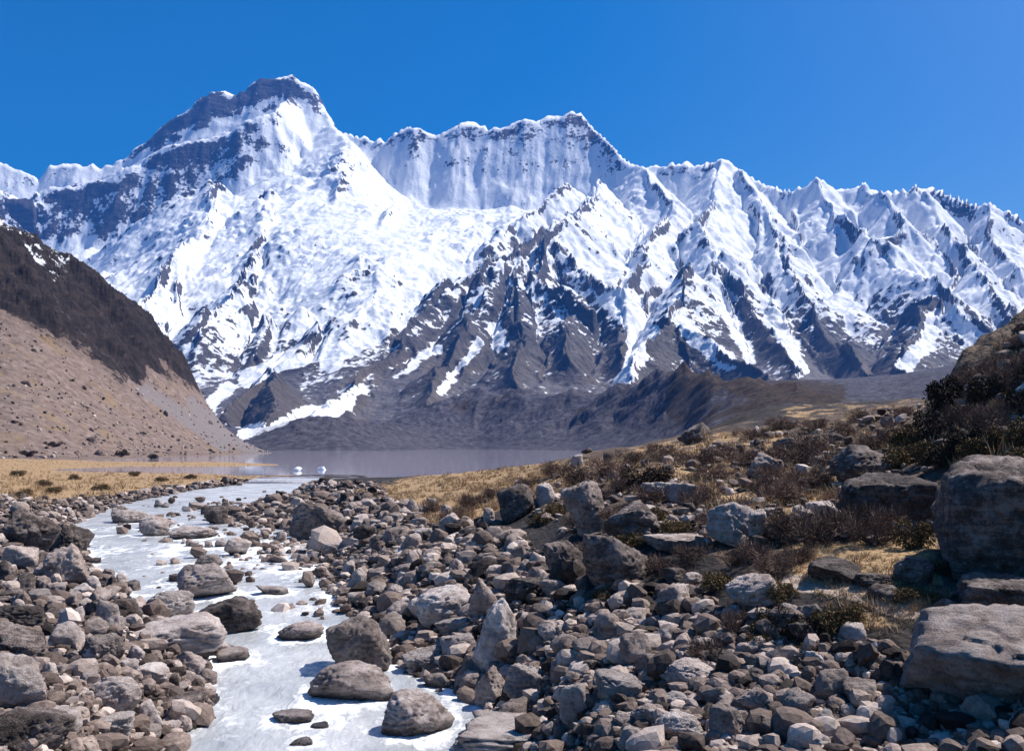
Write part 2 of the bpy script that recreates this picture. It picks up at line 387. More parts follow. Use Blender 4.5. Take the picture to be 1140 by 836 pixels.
RIDGES = [ # points (px, py, distance), front slope, back slope
 ([(-60,225,5500),(0,213,5600),(37,231,5680),(67,209,5700),(130,194,5750),(201,160,5800),(250,146,5840)], 2.0, .45), ([(250,146,5840),(268,140,5850),(308,124,5980),(322,110,6350)], 2.0, 1.3),
 ([(371,140,6250),(386,162,5800),(378,190,5300),(374,222,4900),(352,258,4500),(334,300,4000),(306,345,3400),(285,395,2800)], .85, .8),
 ([(436,232,4700),(421,260,4300),(396,312,3700),(371,350,3300),(330,395,2750)], .95, .8),
 ([(305,410,2350),(280,435,2150),(255,460,1950)], 1.0, .9), ([(305,410,2350),(312,440,2000),(300,476,1700)], 1.0, .9),
 ([(628,205,5000),(600,226,4800),(577,244,4500),(547,272,4100)], .9, .7),
 ([(672,205,5300),(655,222,4800),(640,240,4400),(611,262,4000),(578,280,3750),(544,288,3500),(490,330,3200),(440,383,2800),(395,428,2300),(340,470,1750)], .95, .95),
 ([(611,262,4000),(644,292,3700),(681,326,3250),(700,373,2750),(706,418,2250)], .9, .9),
 ([(611,262,4000),(598,310,3450),(634,345,3000),(640,402,2400)], .8, .8),
 ([(544,288,3500),(530,340,3050),(496,400,2500),(465,445,2000)], .8, .8),
 ([(578,280,3750),(566,330,3200),(580,380,2650),(575,425,2150)], .75, .75),
 ([(715,187,5600),(748,222,5000),(738,255,4500),(715,300,3900),(700,330,3500)], .9, .8),
 ([(803,179,5500),(795,213,5000),(783,250,4500),(799,288,4000),(788,328,3500),(776,368,3000),(764,418,2300)], .85, .85),
 ([(799,288,4000),(829,330,3500),(850,370,3000),(878,410,2400),(900,442,1900)], .85, .85),
 ([(823,188,5400),(852,230,4900),(868,260,4500),(882,300,4000),(900,340,3500),(930,378,3000),(962,408,2600),(1015,440,2000)], .9, .9),
 ([(910,203,5230),(926,228,4900),(934,245,4600),(974,268,4300),(1001,292,4000),(1054,325,3500),(1095,369,3000),(1125,400,2600)], .9, .9),
 ([(956,208,5180),(988,235,4800),(1004,262,4400)], .9, .9),
 ([(1021,209,5100),(1046,248,4700),(1076,290,4200),(1105,335,3600),(1150,380,3000)], .9, .9),
 ([(1101,230,4930),(1112,268,4500),(1142,310,4000),(1185,350,3500)], .9, .9),
 ([(770,296,3650),(758,330,3100),(750,355,2650),(722,395,2300),(698,432,1950)], .9, .9), ([(750,355,2650),(792,386,2400),(852,422,2000)], .9, .9),
 ([(1038,335,3450),(1020,380,2900),(1000,420,2300)], .7, .7),
 ([(240,205,5300),(225,260,4400),(190,300,3800),(150,350,3100)], .7, .7), ([(300,215,4900),(290,265,4200),(262,310,3600),(225,370,2900)], .65, .65),
]
def build_mountains():
    nu, nd = 1150, 1000
    U = np.linspace(-.80, .80, nu)
    D = np.linspace(1350**-.5, 7000**-.5, nd)**-2
    cz = {k: [(d, CZ+d*(HY-y)/F) for y, d in v] for k, v in BASE.items()}
    for k, v in cz.items():
        e = v[-1]; v += [(e[0]+500, e[1]-350), (9000, e[1]-1800)]; v.insert(0, (1300, v[0][1]-60))
    # coarse grid for the ridge envelope, then refined
    cu, cd = nu//2, nd//2
    Uc = np.linspace(U[0], U[-1], cu); Dc = np.linspace(D[0]**-.5, D[-1]**-.5, cd)**-2
    Z = columns(cz, Uc, Dc, False)
    Z = blur(Z, 10, 0)
    PYc = HY-(Z-CZ)/Dc[None]*F; PXc = np.broadcast_to(Uc[:,None]*F+570, Z.shape)
    keep = np.maximum(0, .55*sstep(40, -60, sdpoly(PXc.astype(f32), PYc.astype(f32), [(310,150),(400,160),(720,200),(720,250),(690,270),(560,260),(480,300),(430,350),(300,320),(160,300),(170,250)])))
    Z = Z*(1-.16*sstep(1300, 2300, Dc)[None]*(1-keep))
    X = (Uc[:,None]*Dc[None]).astype(f32); Y = np.broadcast_to(Dc[None], X.shape).astype(f32)
    wx = 60*fbm2(X/420, Y/420, 3, 5); wy = 60*fbm2(X/420, Y/420, 3, 9)
    Xw = X+wx; Yw = Y+wy
    R = np.full(X.shape, -1e4, f32)
    def ridge(pts, sf, sb, w=1.0):
        out = np.full(X.shape, -1e4, f32)
        P = [((a-570)/F*d, d, CZ+d*(HY-b)/F) for a, b, d in pts]
        for (x0,y0,z0),(x1,y1,z1) in zip(P[:-1], P[1:]):
            dx, dy = x1-x0, y1-y0; L = dx*dx+dy*dy+1e-6
            t = np.clip(((Xw-x0)*dx+(Yw-y0)*dy)/L, 0, 1)
            qx = Xw-x0-t*dx; qy = Yw-y0-t*dy; r = np.hypot(qx, qy)
            s = np.where(qy < 0, sf, sb)
            np.maximum(out, z0+t*(z1-z0)-s*r, out=out)
        return out
    for pts, a, b in RIDGES: R = np.maximum(R, ridge(pts, a, b))
    Xw, Yw = X+.25*wx, Y+.25*wy
    R = np.maximum(R, ridge(CREST, 1.8, 1.9))
    k = 25.0                                       # smooth maximum
    h = np.clip(.5+.5*(R-Z)/k, 0, 1); Zc = Z*(1-h)+R*h+k*h*(1-h)
    rid = np.clip((R-Z)/60, -1, 1)
    # refine
    iu = np.linspace(0, cu-1.001, nu); idd = np.linspace(0, cd-1.001, nd)
    i0 = iu.astype(int); j0 = idd.astype(int); fu = (iu-i0)[:,None]; fd = (idd-j0)[None]
    def up(a):
        return (a[i0][:,j0]*(1-fu)*(1-fd)+a[i0+1][:,j0]*fu*(1-fd)+a[i0][:,j0+1]*(1-fu)*fd+a[i0+1][:,j0+1]*fu*fd)
    Z = up(Zc).astype(f32); rid_up = up(rid).astype(f32); X = (U[:,None]*D[None]).astype(f32); Y = np.broadcast_to(D[None], X.shape).astype(f32)
    def grads(z):
        zu = np.gradient(z, U, axis=0); zd = np.gradient(z, D, axis=1)
        gx = zu/Y; gy = zd-(X/Y)*gx           # x = u d, y = d
        return gx.astype(f32), gy.astype(f32)
    gx, gy = grads(blur(blur(Z, 2, 0), 2, 1))
    PX = X/Y*f32(F)+570; PY = f32(HY)-(Z-CZ)/Y*f32(F)
    jx = 14*fbm2(X/160, Y/160+Z/160, 4, 71); jy = 14*fbm2(X/160+40, Y/160+Z/160, 4, 77)
    JX = PX+jx*(Y/6000+.3); JY = PY+jy*(Y/6000+.3)
    ice = np.zeros(X.shape, f32)     # broken glacier ice: the icefalls of the upper basins
    for poly in ([(310,160),(360,150),(400,165),(440,230),(560,210),(600,230),(560,270),(480,300),(430,350),(330,330),(290,260),(200,300),(170,260),(260,220)],
                 [(640,200),(715,200),(720,240),(690,270),(655,250)], [(640,285),(720,300),(700,330),(670,310)], [(880,230),(930,260),(960,330),(900,300)]):
        ice = np.maximum(ice, sstep(12, -12, sdpoly(JX, JY, poly)))
    jag = ridged2(X/260, Y/210+Z/160, 4, 141, .5)
    er = erosion(X/420, Y/420, gx, gy, 5, 1.0, 3)
    er0 = erosion(X/1150, Y/1150, gx, gy, 3, .8, 19)
    er2 = erosion(X/95+.3*gx, Y/95+.3*gy, gx+0.2, gy, 3, 1.0, 31)
    rg = ridged2(X/300, Y/300+Z/500, 6, 40, .55)
    sl = np.hypot(gx, gy)
    amp = np.clip(Z/500, .25, 1)*(1-.5*ice)
    far = np.clip((Y-5400)/900, 0, 1)
    Z2 = Z+amp*((.5+.95*sstep(-.25, .35, fbm2(X/800, Y/800, 3, 151)))*85*er*(1-.8*far)+85*er0*(1-.8*far)+15*er2*(1-.7*far)+30*rg*(1-.7*far)+18*far*jag)
    wv = 50*fbm2(X/260, Y/260, 3, 95); pat = sstep(-.25, .3, fbm2(X/420, Y/420, 3, 93))
    ser = 20*ridged2((X+wv)/230, (Z+wv)/70, 5, 91, .58)+7*ridged2(X/70, Z/28, 4, 97, .6)
    Z2 = Z2+ice*ser*(.5+1.4*pat)
    # broken skyline
    Z2 += far*(9*ridged2(X/120, Y/200, 5, 55, .62))
    rough = (1-.7*far)*np.clip(.35+.8*fbm2(X/700, Y/700+Z/700, 3, 44)+.5*rid_up, .25, 1.2)*(1-.5*ice)
    Z2 += rough*(13*ridged2(X/75+Z/300, Y/110+Z/90, 5, 61, .62)+3*fbm2(X/24, Y/24+Z/20, 3, 66))
    gx2, gy2 = grads(Z2); sl2 = np.hypot(gx2, gy2)
    sm = blur(blur(Z2, 5, 0), 4, 1); conc = (sm-Z2); print('slopes', np.percentile(sl2, [5,25,50,75,95]))          # >0 in hollows
    PX = X/Y*f32(F)+570; PY = f32(HY)-(Z2-CZ)/Y*f32(F)
    JX = PX+jx*(Y/6000+.2); JY = PY+jy*(Y/6000+.2)
    zl = np.interp(PX.ravel(), [-300,100,250,330,400,480,560,650,720,800,900,1000,1140,1400], [330,300,230,300,330,400,430,400,330,380,380,430,330,330]).reshape(PX.shape)
    snow = .5+.45*np.tanh((Z2-zl)/170)-.62*(1-.55*far)*np.clip(sl2-1.2, -.25, 1.4)+.012*np.clip(conc, -25, 25)+.08*ice+.25*sstep(1.0,.4,sl2)*(Z2 > zl)
    snow += np.clip((Z2-900)/1500, 0, .35)
    # sunny faces shed their snow less high up; named cliffs are bare
    for poly, w in (([(20,232),(37,234),(67,213),(130,199),(201,166),(268,147),(292,140),(290,165),(254,208),(234,222),(150,248),(100,256),(43,276),(20,262)], .45),
                    ([(137,180),(191,134),(234,102),(263,107),(291,86),(325,86),(358,120),(371,141),(345,118),(310,112),(296,122),(255,130),(225,146),(170,170)], .95),
                    ([(0,190),(30,225),(28,300),(0,300)], .35), ([(370,175),(385,170),(398,200),(390,250),(372,240)], .35),
                    ([(565,130),(583,140),(578,175),(566,170)], .35), ([(632,125),(650,130),(690,185),(680,200),(640,180),(628,150)], .3), ([(430,150),(470,140),(560,140),(640,124),(640,190),(560,200),(500,215),(480,190)], .17),
                    ([(424,262),(438,285),(400,315),(384,330),(400,290)], .35),
                    ([(535,290),(610,300),(690,345),(712,420),(560,432),(450,470),(380,470),(430,405),(490,345)], .12),
                    ([(190,330),(330,340),(330,420),(250,420),(215,400)], .22), ([(260,470),(250,450),(300,408),(330,420),(330,470)], .5),
                    ([(800,310),(830,320),(860,380),(830,420),(800,380)], .25), ([(860,340),(900,340),(1030,440),(900,440)], .35),
                    ([(955,330),(1010,310),(1040,345),(1000,380),(950,365)], .32), ([(730,362),(750,358),(775,390),(730,410)], .3), ([(930,270),(970,270),(1000,300),(950,330)], .15)):
        snow -= w*sstep(8, -8, sdpoly(JX, JY, poly))
    snow += .2*sstep(720, 800, JX)*sstep(350, 300, JY)+.6*sstep(6, -6, sdpoly(JX, JY, [(140,184),(200,150),(262,128),(305,118),(300,124),(266,138),(200,160),(130,193),(60,208),(45,206),(100,192)]))
    for pts, w in (([(712,362),(707,400),(690,432)], 9), ([(690,335),(720,372),(712,385)], 14), ([(808,345),(823,375),(836,398)], 5), ([(862,352),(878,380),(892,412)], 7),
                   ([(755,352),(775,380),(815,405)], 7), ([(398,436),(375,455),(335,462),(300,474),(268,486)], 7), ([(233,457),(243,440),(256,430)], 5),
                   ([(535,380),(515,405),(490,435)], 3), ([(552,360),(560,385)], 6), ([(428,363),(398,382),(366,402)], 7), ([(366,385),(320,400),(280,422)], 8),
                   ([(1040,350),(1034,381),(1006,406)], 8), ([(1060,345),(1085,375),(1120,390)], 8), ([(445,420),(470,395),(490,385)], 3)):
        snow += 1.0*sstep(w+5, w-3, polydist(JX, JY, pts))
    veg = sstep(420, 120, Z2+60*fbm2(X/150, Y/150, 4, 81))
    scree = sstep(.75, .45, sl2)*sstep(330, 120, Z2)+sstep(2, -6, conc)*0
    for pts, w in (([(836,398),(870,425),(890,445)], 10), ([(815,400),(850,420),(900,438)], 10), ([(892,410),(920,430),(945,445)], 9)):
        scree = np.maximum(scree, sstep(w+8, w-4, polydist(JX, JY, pts)))
    v = np.stack([X, Y, Z2], -1).reshape(-1, 3)
    return structure(mesh_obj("mountains", v, grid_faces(nu, nd), M_MOUNT, {"snow": snow, "veg": veg, "scree": np.clip(scree, 0, 1)}))
build_mountains()

# ------------------------------------------------------------------ left hill and its talus
def zc(d, y): return CZ+d*(HY-y)/F
HILLG = {}
def build_hill():
    nu, nd = 620, 420
    U = np.linspace((-420-570)/F, (335-570)/F, nu); D = np.exp(np.linspace(math.log(300), math.log(1300), nd))
    # bearing: (distance, row): foot, middle, break of slope, crest
    T = {-420:[(300,-1),(330,1),(470,zc(470,300)),(600,zc(600,190)),(720,zc(720,100)),(1300,300)],
         -150:[(300,-1),(350,1),(470,zc(470,395)),(540,zc(540,318)),(680,zc(680,185)),(1300,60)],
         0:[(300,-.8),(380,.6),(470,zc(470,425)),(545,zc(545,352)),(700,zc(700,245)),(900,120),(1300,-30)],
         30:[(300,-1),(388,.6),(480,zc(480,430)),(550,zc(550,365)),(710,zc(710,269)),(900,110),(1300,-30)],
         60:[(300,-1),(400,.6),(490,zc(490,440)),(560,zc(560,380)),(720,zc(720,287)),(900,100),(1300,-40)],
         90:[(300,-1.5),(420,.5),(510,zc(510,448)),(570,zc(570,398)),(730,zc(730,303)),(900,90),(1300,-40)],
         120:[(300,-1.5),(440,.5),(530,zc(530,456)),(590,zc(590,414)),(745,zc(745,322)),(900,80),(1300,-40)],
         150:[(300,-2),(470,.5),(550,zc(550,464)),(610,zc(610,428)),(760,zc(760,337)),(900,60),(1300,-40)],
         185:[(300,-2.5),(510,.3),(580,zc(580,474)),(640,zc(640,445)),(765,zc(765,374)),(900,30),(1300,-40)],
         215:[(300,-3),(550,.2),(610,zc(610,482)),(660,zc(660,460)),(755,zc(755,420)),(850,15),(1300,-40)],
         238:[(300,-3),(590,.1),(640,zc(640,488)),(680,zc(680,476)),(740,zc(740,462)),(820,4),(1300,-40)],
         265:[(300,-3),(630,0),(670,zc(670,495)),(720,zc(720,487)),(780,-1),(1300,-40)],
         300:[(300,-3),(670,-.5),(690,zc(690,504.5)),(720,-.5),(1300,-40)],
         335:[(300,-4),(700,-3),(1300,-40)]}
    Z = blur(columns(T, U, D), 9, 0)
    Z = blur(Z, 3, 1)
    X = (U[:,None]*D[None]).astype(f32); Y = np.broadcast_to(D[None], X.shape).astype(f32)
    gu = np.gradient(Z, U, axis=0)/Y; gd = np.gradient(Z, D, axis=1)-(X/Y)*gu
    PX = X/Y*F+570; PY = HY-(Z-CZ)/Y*F
    jx = 20*fbm2(X/45, Y/45, 5, 3, .6); jy = 22*fbm2(X/45+9, Y/45, 5, 4, .6)
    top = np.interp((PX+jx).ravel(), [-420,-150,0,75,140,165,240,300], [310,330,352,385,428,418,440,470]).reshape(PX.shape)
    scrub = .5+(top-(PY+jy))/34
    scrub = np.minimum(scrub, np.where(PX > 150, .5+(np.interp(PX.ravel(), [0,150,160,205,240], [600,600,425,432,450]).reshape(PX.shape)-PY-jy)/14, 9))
    er = erosion(X/95, Y/95, gu.astype(f32), gd.astype(f32), 4, 1, 8)
    k = np.clip(Z/60, 0, 1)*np.clip(scrub, .18, 1)
    Z2 = Z+k*(14*er+9*ridged2(X/42, Y/42+Z/40, 6, 21, .58)+4*ridged2(X/14, Y/18+Z/9, 4, 27, .6))+np.clip(Z/10, 0, 1)*(.8*fbm2(X/12, Y/12, 4, 23)+.5*erosion(X/28, Y/28, gu.astype(f32), gd.astype(f32), 2, 1, 28))
    snow = np.full(X.shape, -.6, f32)
    for pts, w in (([(-20,235),(20,262),(45,287),(55,305)], 7), ([(25,290),(45,318),(62,340)], 2), ([(60,292),(72,300),(66,320)], 7), ([(40,276),(62,290)], 4), ([(150,338),(170,352),(190,378)], 2)):
        snow = np.maximum(snow, .46*sstep(w+4, w-4, polydist(PX+jx*.4, PY+jy*.4, pts)))
    slip = np.zeros(X.shape, f32)
    for pts, w in (([(62,340),(85,372),(110,398),(138,412)], .6), ([(215,450),(240,475),(270,495),(300,505)], 9), ([(160,435),(185,450),(215,470),(250,495)], 9)):
        slip = np.maximum(slip, .8*sstep(w+5, w-5, polydist(PX+jx*.3, PY+jy*.3, pts)))
    v = np.stack([X, Y, Z2], -1).reshape(-1, 3)
    HILLG.update(U=U, D=D, Z=Z2)
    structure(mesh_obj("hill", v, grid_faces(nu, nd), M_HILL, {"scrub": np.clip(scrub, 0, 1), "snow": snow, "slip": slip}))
build_hill()

# ------------------------------------------------------------------ moraine wall beyond the lake, its lake bed
def build_moraine():
    nu, nd = 900, 460
    U = np.linspace((180-570)/F, (1480-570)/F, nu); D = np.exp(np.linspace(math.log(330), math.log(2300), nd))
    T = {180:[(330,-5),(1000,-5),(1060,4),(1300,20),(2300,60)],
         280:[(330,-5),(980,-4),(1000,.5),(1080,zc(1080,492)),(1250,zc(1250,482)),(1500,20),(2300,40)],
         320:[(330,-5),(960,-3),(980,.5),(1040,zc(1040,488)),(1130,zc(1130,472)),(1300,25),(2300,40)],
         370:[(330,-5),(960,-3),(980,.5),(1040,zc(1040,486)),(1120,zc(1120,468)),(1300,25),(2300,40)],
         430:[(330,-5),(1000,-3),(1020,.5),(1110,zc(1110,490)),(1240,zc(1240,474)),(1500,30),(2300,40)],
         483:[(330,-5),(1160,-3),(1180,.5),(1320,zc(1320,480)),(1450,zc(1450,450)),(1600,50),(2300,60)],
         533:[(330,-5),(1190,-3),(1210,.5),(1350,zc(1350,476)),(1470,zc(1470,432)),(1600,60),(2300,90)],
         580:[(330,-5),(1110,-3),(1130,.5),(1270,zc(1270,474)),(1400,zc(1400,434)),(1520,50),(2300,100)],
         640:[(330,-5),(1030,-3),(1050,.5),(1190,zc(1190,476)),(1320,zc(1320,436)),(1450,50),(2300,110)],
         690:[(330,-5),(920,-2),(940,1),(1080,zc(1080,476)),(1210,zc(1210,426)),(1330,60),(2300,120)],
         730:[(330,-4),(800,-1),(850,3),(990,zc(990,470)),(1130,zc(1130,413)),(1230,60),(2300,130)],
         762:[(330,-3),(600,1),(760,6),(900,zc(900,468)),(1060,zc(1060,400)),(1150,75),(2300,150)],
         790:[(330,-1),(480,3),(600,13),(760,zc(760,462)),(980,zc(980,413)),(1070,50),(2300,150)],
         840:[(330,2),(420,8),(540,18),(680,zc(680,450)),(850,zc(850,422)),(930,40),(2300,150)],
         890:[(330,5),(420,13),(540,22),(660,zc(660,444)),(740,zc(740,428)),(820,30),(2300,150)],
         930:[(330,7),(420,15),(540,24),(650,zc(650,443)),(750,25),(2300,150)],
         1000:[(330,8),(420,15),(600,24),(750,28),(2300,160)], 1480:[(330,20),(600,60),(2300,300)]}
    Z = blur(blur(columns(T, U, D), 4, 0), 1, 1)*1.03
    X = (U[:,None]*D[None]).astype(f32); Y = np.broadcast_to(D[None], X.shape).astype(f32)
    gu = (np.gradient(Z, U, axis=0)/Y).astype(f32); gd = (np.gradient(Z, D, axis=1)-(X/Y)*gu).astype(f32)
    PX = X/Y*F+570; PY = HY-(Z-CZ)/Y*F
    k = np.clip((Z-1)/25, 0, 1)*np.where(PX > 740, .55, 1)
    er = erosion(X/90, Y/90, gu, gd, 4, 1, 5)
    lump = sstep(460, 400, PX)*sstep(250, 300, PX)
    Z2 = Z+k*(15*er+6*ridged2(X/45, Y/45+Z/30, 6, 33, .6))+lump*k*4*ridged2(X/40, Y/60, 5, 35, .6)+np.clip(Z/6, 0, 1)*.6*fbm2(X/14, Y/14, 4, 36)
    jx = 10*fbm2(X/60, Y/60, 4, 3); jy = 6*fbm2(X/60+9, Y/60, 4, 4)
    scrub = np.clip(.75-polydist(PX+jx, PY+jy, [(775,406),(840,430),(900,436),(930,444)])/26, 0, 1)+.55*sstep(30, -10, sdpoly(PX+jx, PY+jy, [(700,430),(760,402),(930,440),(900,470),(760,480)]))*(PX > 740)
    scrub = np.maximum(scrub, .35*sstep(430, 470, PX)*sstep(28, 4, np.abs(PY-np.interp(PX.ravel(), [430,533,657,707,762], [478,438,442,428,404]).reshape(PX.shape)-8)))  # band below the wall's crest: its shade painted in through the scrub mask
    snow = np.full(X.shape, -.5, f32)
    for pts, w in (([(268,486),(300,475),(330,464)], 5),):
        snow = np.maximum(snow, sstep(w+3, w-3, polydist(PX+jx*.4, PY+jy*.4, pts)))
    v = np.stack([X, Y, Z2], -1).reshape(-1, 3)
    structure(mesh_obj("moraine_terrain", v, grid_faces(nu, nd), M_MOR, {"scrub": np.clip(scrub, 0, 1), "snow": snow}))
build_moraine()

# ------------------------------------------------------------------ lake
nl = 60
xs = np.linspace(-900, 700, nl); ys = np.linspace(150, 1500, nl)
lv = np.stack([np.repeat(xs, nl), np.tile(ys, nl), np.zeros(nl*nl)], -1)
structure(mesh_obj("lake", lv, grid_faces(nl, nl), M_LAKE))

# ------------------------------------------------------------------ river course
def wl(d):                      # water level: the lake at 0, falling towards the viewer in small rapids
    d = np.asarray(d, float)
    z = -.85*(1-np.clip((d-22)/135, 0, 1))
    for dd, h in ((30, .10), (36, .16), (43, .12), (60, .1)): z = z+h*.5*(np.tanh((d-dd)/.8)-1)*.5
    return z+.0
def on_water(px, py):
    v = (py-HY)/F; d = 6/v
    for _ in range(8): d = (CZ-wl(d))/v
    return ((px-570)/F*float(d), float(d))
RIVER_PX = [(600,900),(556,836),(552,795),(505,765),(446,750),(446,716),(408,700),(382,680),(362,655),(350,630),(345,610),(335,594),(300,586),(250,577),(255,566),(322,551),(345,540),(360,530),
            (290,531),(262,540),(205,547),(150,558),(105,572),(80,584),(90,606),(103,632),(132,652),(158,673),(185,694),(222,716),(232,738),(232,752),(246,775),(240,800),(205,816),(182,840),(170,900)]
RIVER = [on_water(a, b) for a, b in RIVER_PX]

# ------------------------------------------------------------------ near ground
NU, ND = 900, 900
GU = np.linspace(-.86, .86, NU); GD = np.exp(np.linspace(math.log(3.0), math.log(430), ND))
def build_near():
    T = {-330:[(3,1.2),(16,1.2),(30,1.3),(60,1.2),(120,1.0),(250,.8),(430,1.5)],
      0:[(3,.7),(17,.6),(27,.9),(40,.9),(53,.8),(103,.7),(165,.6),(210,.5),(262,.45),(300,.4),(430,.8)],
      70:[(3,.4),(17,.4),(27,.6),(40,.7),(53,.6),(103,.6),(165,.55),(205,.3),(220,-.1),(238,-.1),(252,.3),(300,.35),(360,.3),(430,-.3)],
      150:[(3,-.1),(18,0),(25,.1),(35,.1),(55,.2),(103,.5),(165,.5),(195,.3),(215,-.3),(255,-.3),(270,.25),(330,.2),(360,-.5),(430,-1)],
      250:[(3,-.6),(20,-.5),(40,-.3),(80,.1),(140,.35),(170,.3),(195,.1),(210,-.5),(258,-.4),(272,.3),(320,.4),(345,-.4),(430,-2)],
      320:[(3,-.6),(20,-.5),(35,-.3),(50,.1),(80,.35),(120,.5),(150,.3),(165,-.2),(200,-1),(265,-.6),(278,.1),(300,.1),(320,-1),(430,-3)],
      380:[(3,-.6),(20,-.5),(28,-.4),(33,-.1),(40,.2),(53,.5),(80,.6),(120,.8),(158,.55),(175,-.3),(210,-2),(430,-3)],
      450:[(3,-.5),(21,-.4),(28,-.2),(32,0),(40,.3),(53,.8),(70,1.1),(102,1.2),(152,.95),(182,-.3),(230,-2),(430,-4)],
      570:[(3,-.3),(14,-.3),(19.7,-.2),(22.5,.1),(28.6,.5),(34.4,1.0),(42.7,1.8),(51,2.3),(70,2.7),(95,3.0),(128,3.05),(160,1.5),(220,-2),(430,-5)],
      640:[(3,-.2),(18.8,0),(22,.3),(26,.8),(31,1.5),(38,2.4),(46,3.0),(60,3.6),(80,4.3),(105,4.8),(130,3.5),(200,-2),(430,-5)],
      700:[(3,-.2),(18.5,.1),(20.6,.5),(23.7,1.0),(27.8,1.7),(32.5,2.8),(39.4,3.6),(47,4.0),(60,4.6),(76,5.3),(100,5.75),(130,4.5),(250,0),(430,-2)],
      745:[(3,-.1),(18.4,.15),(20.4,.6),(23.5,1.1),(27,1.9),(32,2.9),(39,3.7),(47,4.3),(58,5.0),(70,5.6),(90,6.1),(115,6.6),(150,5),(300,2),(430,1)],
      850:[(3,0),(17.8,.3),(20.1,1.0),(21.9,1.8),(24,2.5),(28.5,3.2),(34.5,3.9),(46,4.5),(58,5.2),(68,6.0),(80,7.6),(105,10.0),(140,9.5),(250,8),(430,10)],
      940:[(3,0),(17.4,.4),(19.4,1.1),(21.2,1.95),(22.6,2.65),(27.3,3.3),(32,4.0),(40,4.8),(50,5.6),(66,7.0),(85,8.8),(115,11.0),(150,10.5),(250,10),(430,12)],
      1000:[(3,.1),(17.2,.5),(18.9,1.2),(20.8,2.1),(22,2.7),(26.4,3.4),(29.6,4.1),(34,4.9),(43,5.9),(66,7.9),(85,9.3),(118,11.5),(150,11),(250,12),(430,14)],
      1034:[(3,.1),(17.1,.5),(18.9,1.3),(20.8,2.2),(22,2.75),(26.0,3.4),(29.6,4.2),(33,5.0),(38,6.0),(46,7.3),(70,8.8),(115,11.5),(250,12),(430,14)],
      1062:[(3,.1),(17,.6),(18.9,1.4),(20.7,2.2),(22,2.8),(26,3.5),(29,4.3),(32,5.2),(36.5,6.7),(46,9.2),(53,9.4),(70,9),(115,10),(430,14)],
      1100:[(3,.2),(16.5,.8),(18.5,1.5),(20,2.2),(22,2.9),(25.5,3.7),(28,4.4),(31,5.4),(35,7.0),(43,9.8),(52,11.1),(60,10.8),(80,9),(430,14)],
      1140:[(3,.3),(15.6,1.0),(18,1.7),(19.5,2.3),(22,3.0),(25,3.9),(28,4.7),(31.5,6.0),(36,7.9),(44,10.5),(58,13.2),(68,12.5),(100,10),(430,16)],
      1300:[(3,.5),(15,1.2),(18,2),(20,2.8),(24,4.2),(28,5.5),(32,7.0),(38,10),(46,13.5),(62,18.5),(80,18),(430,25)],
      1480:[(3,.6),(15,1.6),(20,3.2),(28,6.5),(38,11),(62,21),(80,22),(430,30)]}
    Z = blur(blur(columns(T, GU, GD), 9, 0), 5, 1)
    X = (GU[:,None]*GD[None]).astype(f32); Y = np.broadcast_to(GD[None], X.shape).astype(f32)
    sd = sdpoly(X+.35*fbm2(X/2.5, Y/2.5, 2, 2)*np.clip(Y/25, .6, 3), Y, RIVER).astype(f32)
    w = wl(GD)[None].astype(f32)
    inr = sd < 0
    bank = w+.02+(Z-w)*sstep(0, 2.2, sd/np.clip(Y/25, 1, 3))
    Z = np.where(inr, w-np.clip(.12-.3*sd, .05, .8), np.where(sd < 8, np.maximum(bank, w+.02), Z))
    far = np.clip(Y/30, .5, 4)
    lake = (Z < .15) & (Y > 150)
    rough = (.16*fbm2(X/1.6, Y/1.6, 5, 12)+.22*fbm2(X/6, Y/6, 3, 14)*np.clip(Y/25, .3, 2))*np.clip(np.minimum(sd, 2)/2, 0, 1)
    PX = X/Y*F+570; PY = HY-(Z-CZ)/Y*F
    Z = Z+rough*np.where(Y > 140, .35, 1)*np.where(PX < 330, .5, 1)
    hillk = sstep(1030, 1080, PX)*sstep(30, 36, Y)
    Z = Z+hillk*(1.3*ridged2(X/7, Y/7, 4, 51, .55)+.5*fbm2(X/2, Y/2, 4, 52))
    Z = Z+sstep(640, 760, PX)*sstep(40, 60, Y)*sstep(160, 110, Y)*(.7*fbm2(X/9, Y/9, 4, 53))
    jx = 12*fbm2(X/4, Y/8, 4, 3); jy = 6*fbm2(X/4+9, Y/8, 4, 4)
    def reg(poly, soft=8): return sstep(soft, -soft, sdpoly((PX+jx).astype(f32), (PY+jy).astype(f32), poly))
    grass = np.maximum.reduce([reg([(-60,508),(120,510),(325,510),(335,528),(262,534),(190,540),(120,552),(50,560),(-60,552)], 4),
        reg([(395,548),(470,528),(600,514),(660,530),(620,556),(560,566),(520,592),(470,585),(440,562)], 9)*.95,
        .55*reg([(600,514),(700,500),(760,488),(860,470),(900,500),(760,540),(700,548),(640,545)], 10),
        .9*reg([(745,540),(960,535),(960,552),(880,580),(800,562)], 8), .85*reg([(870,600),(1045,600),(1050,650),(885,650)], 8), .5*reg([(850,660),(1070,690),(1050,712),(860,690)], 8),
        .45*reg([(860,452),(1030,446),(1030,490),(880,480)], 10)])
    soil = np.maximum.reduce([reg([(590,540),(1140,430),(1400,300),(1400,690),(1060,690),(880,660),(760,600),(640,590)], 12), .8*reg([(620,500),(1040,440),(1040,540),(600,545)], 10), hillk])
    sand = np.maximum(sstep(15, 7, polydist(PX+.4*jx, PY+.5*jy, [(880,648),(940,654),(985,668),(1035,684),(1075,686)])), .8*reg([(885,640),(960,648),(1070,672),(1072,690),(1010,690),(930,668)], 5))
    v = np.stack([X, Y, Z], -1).reshape(-1, 3)
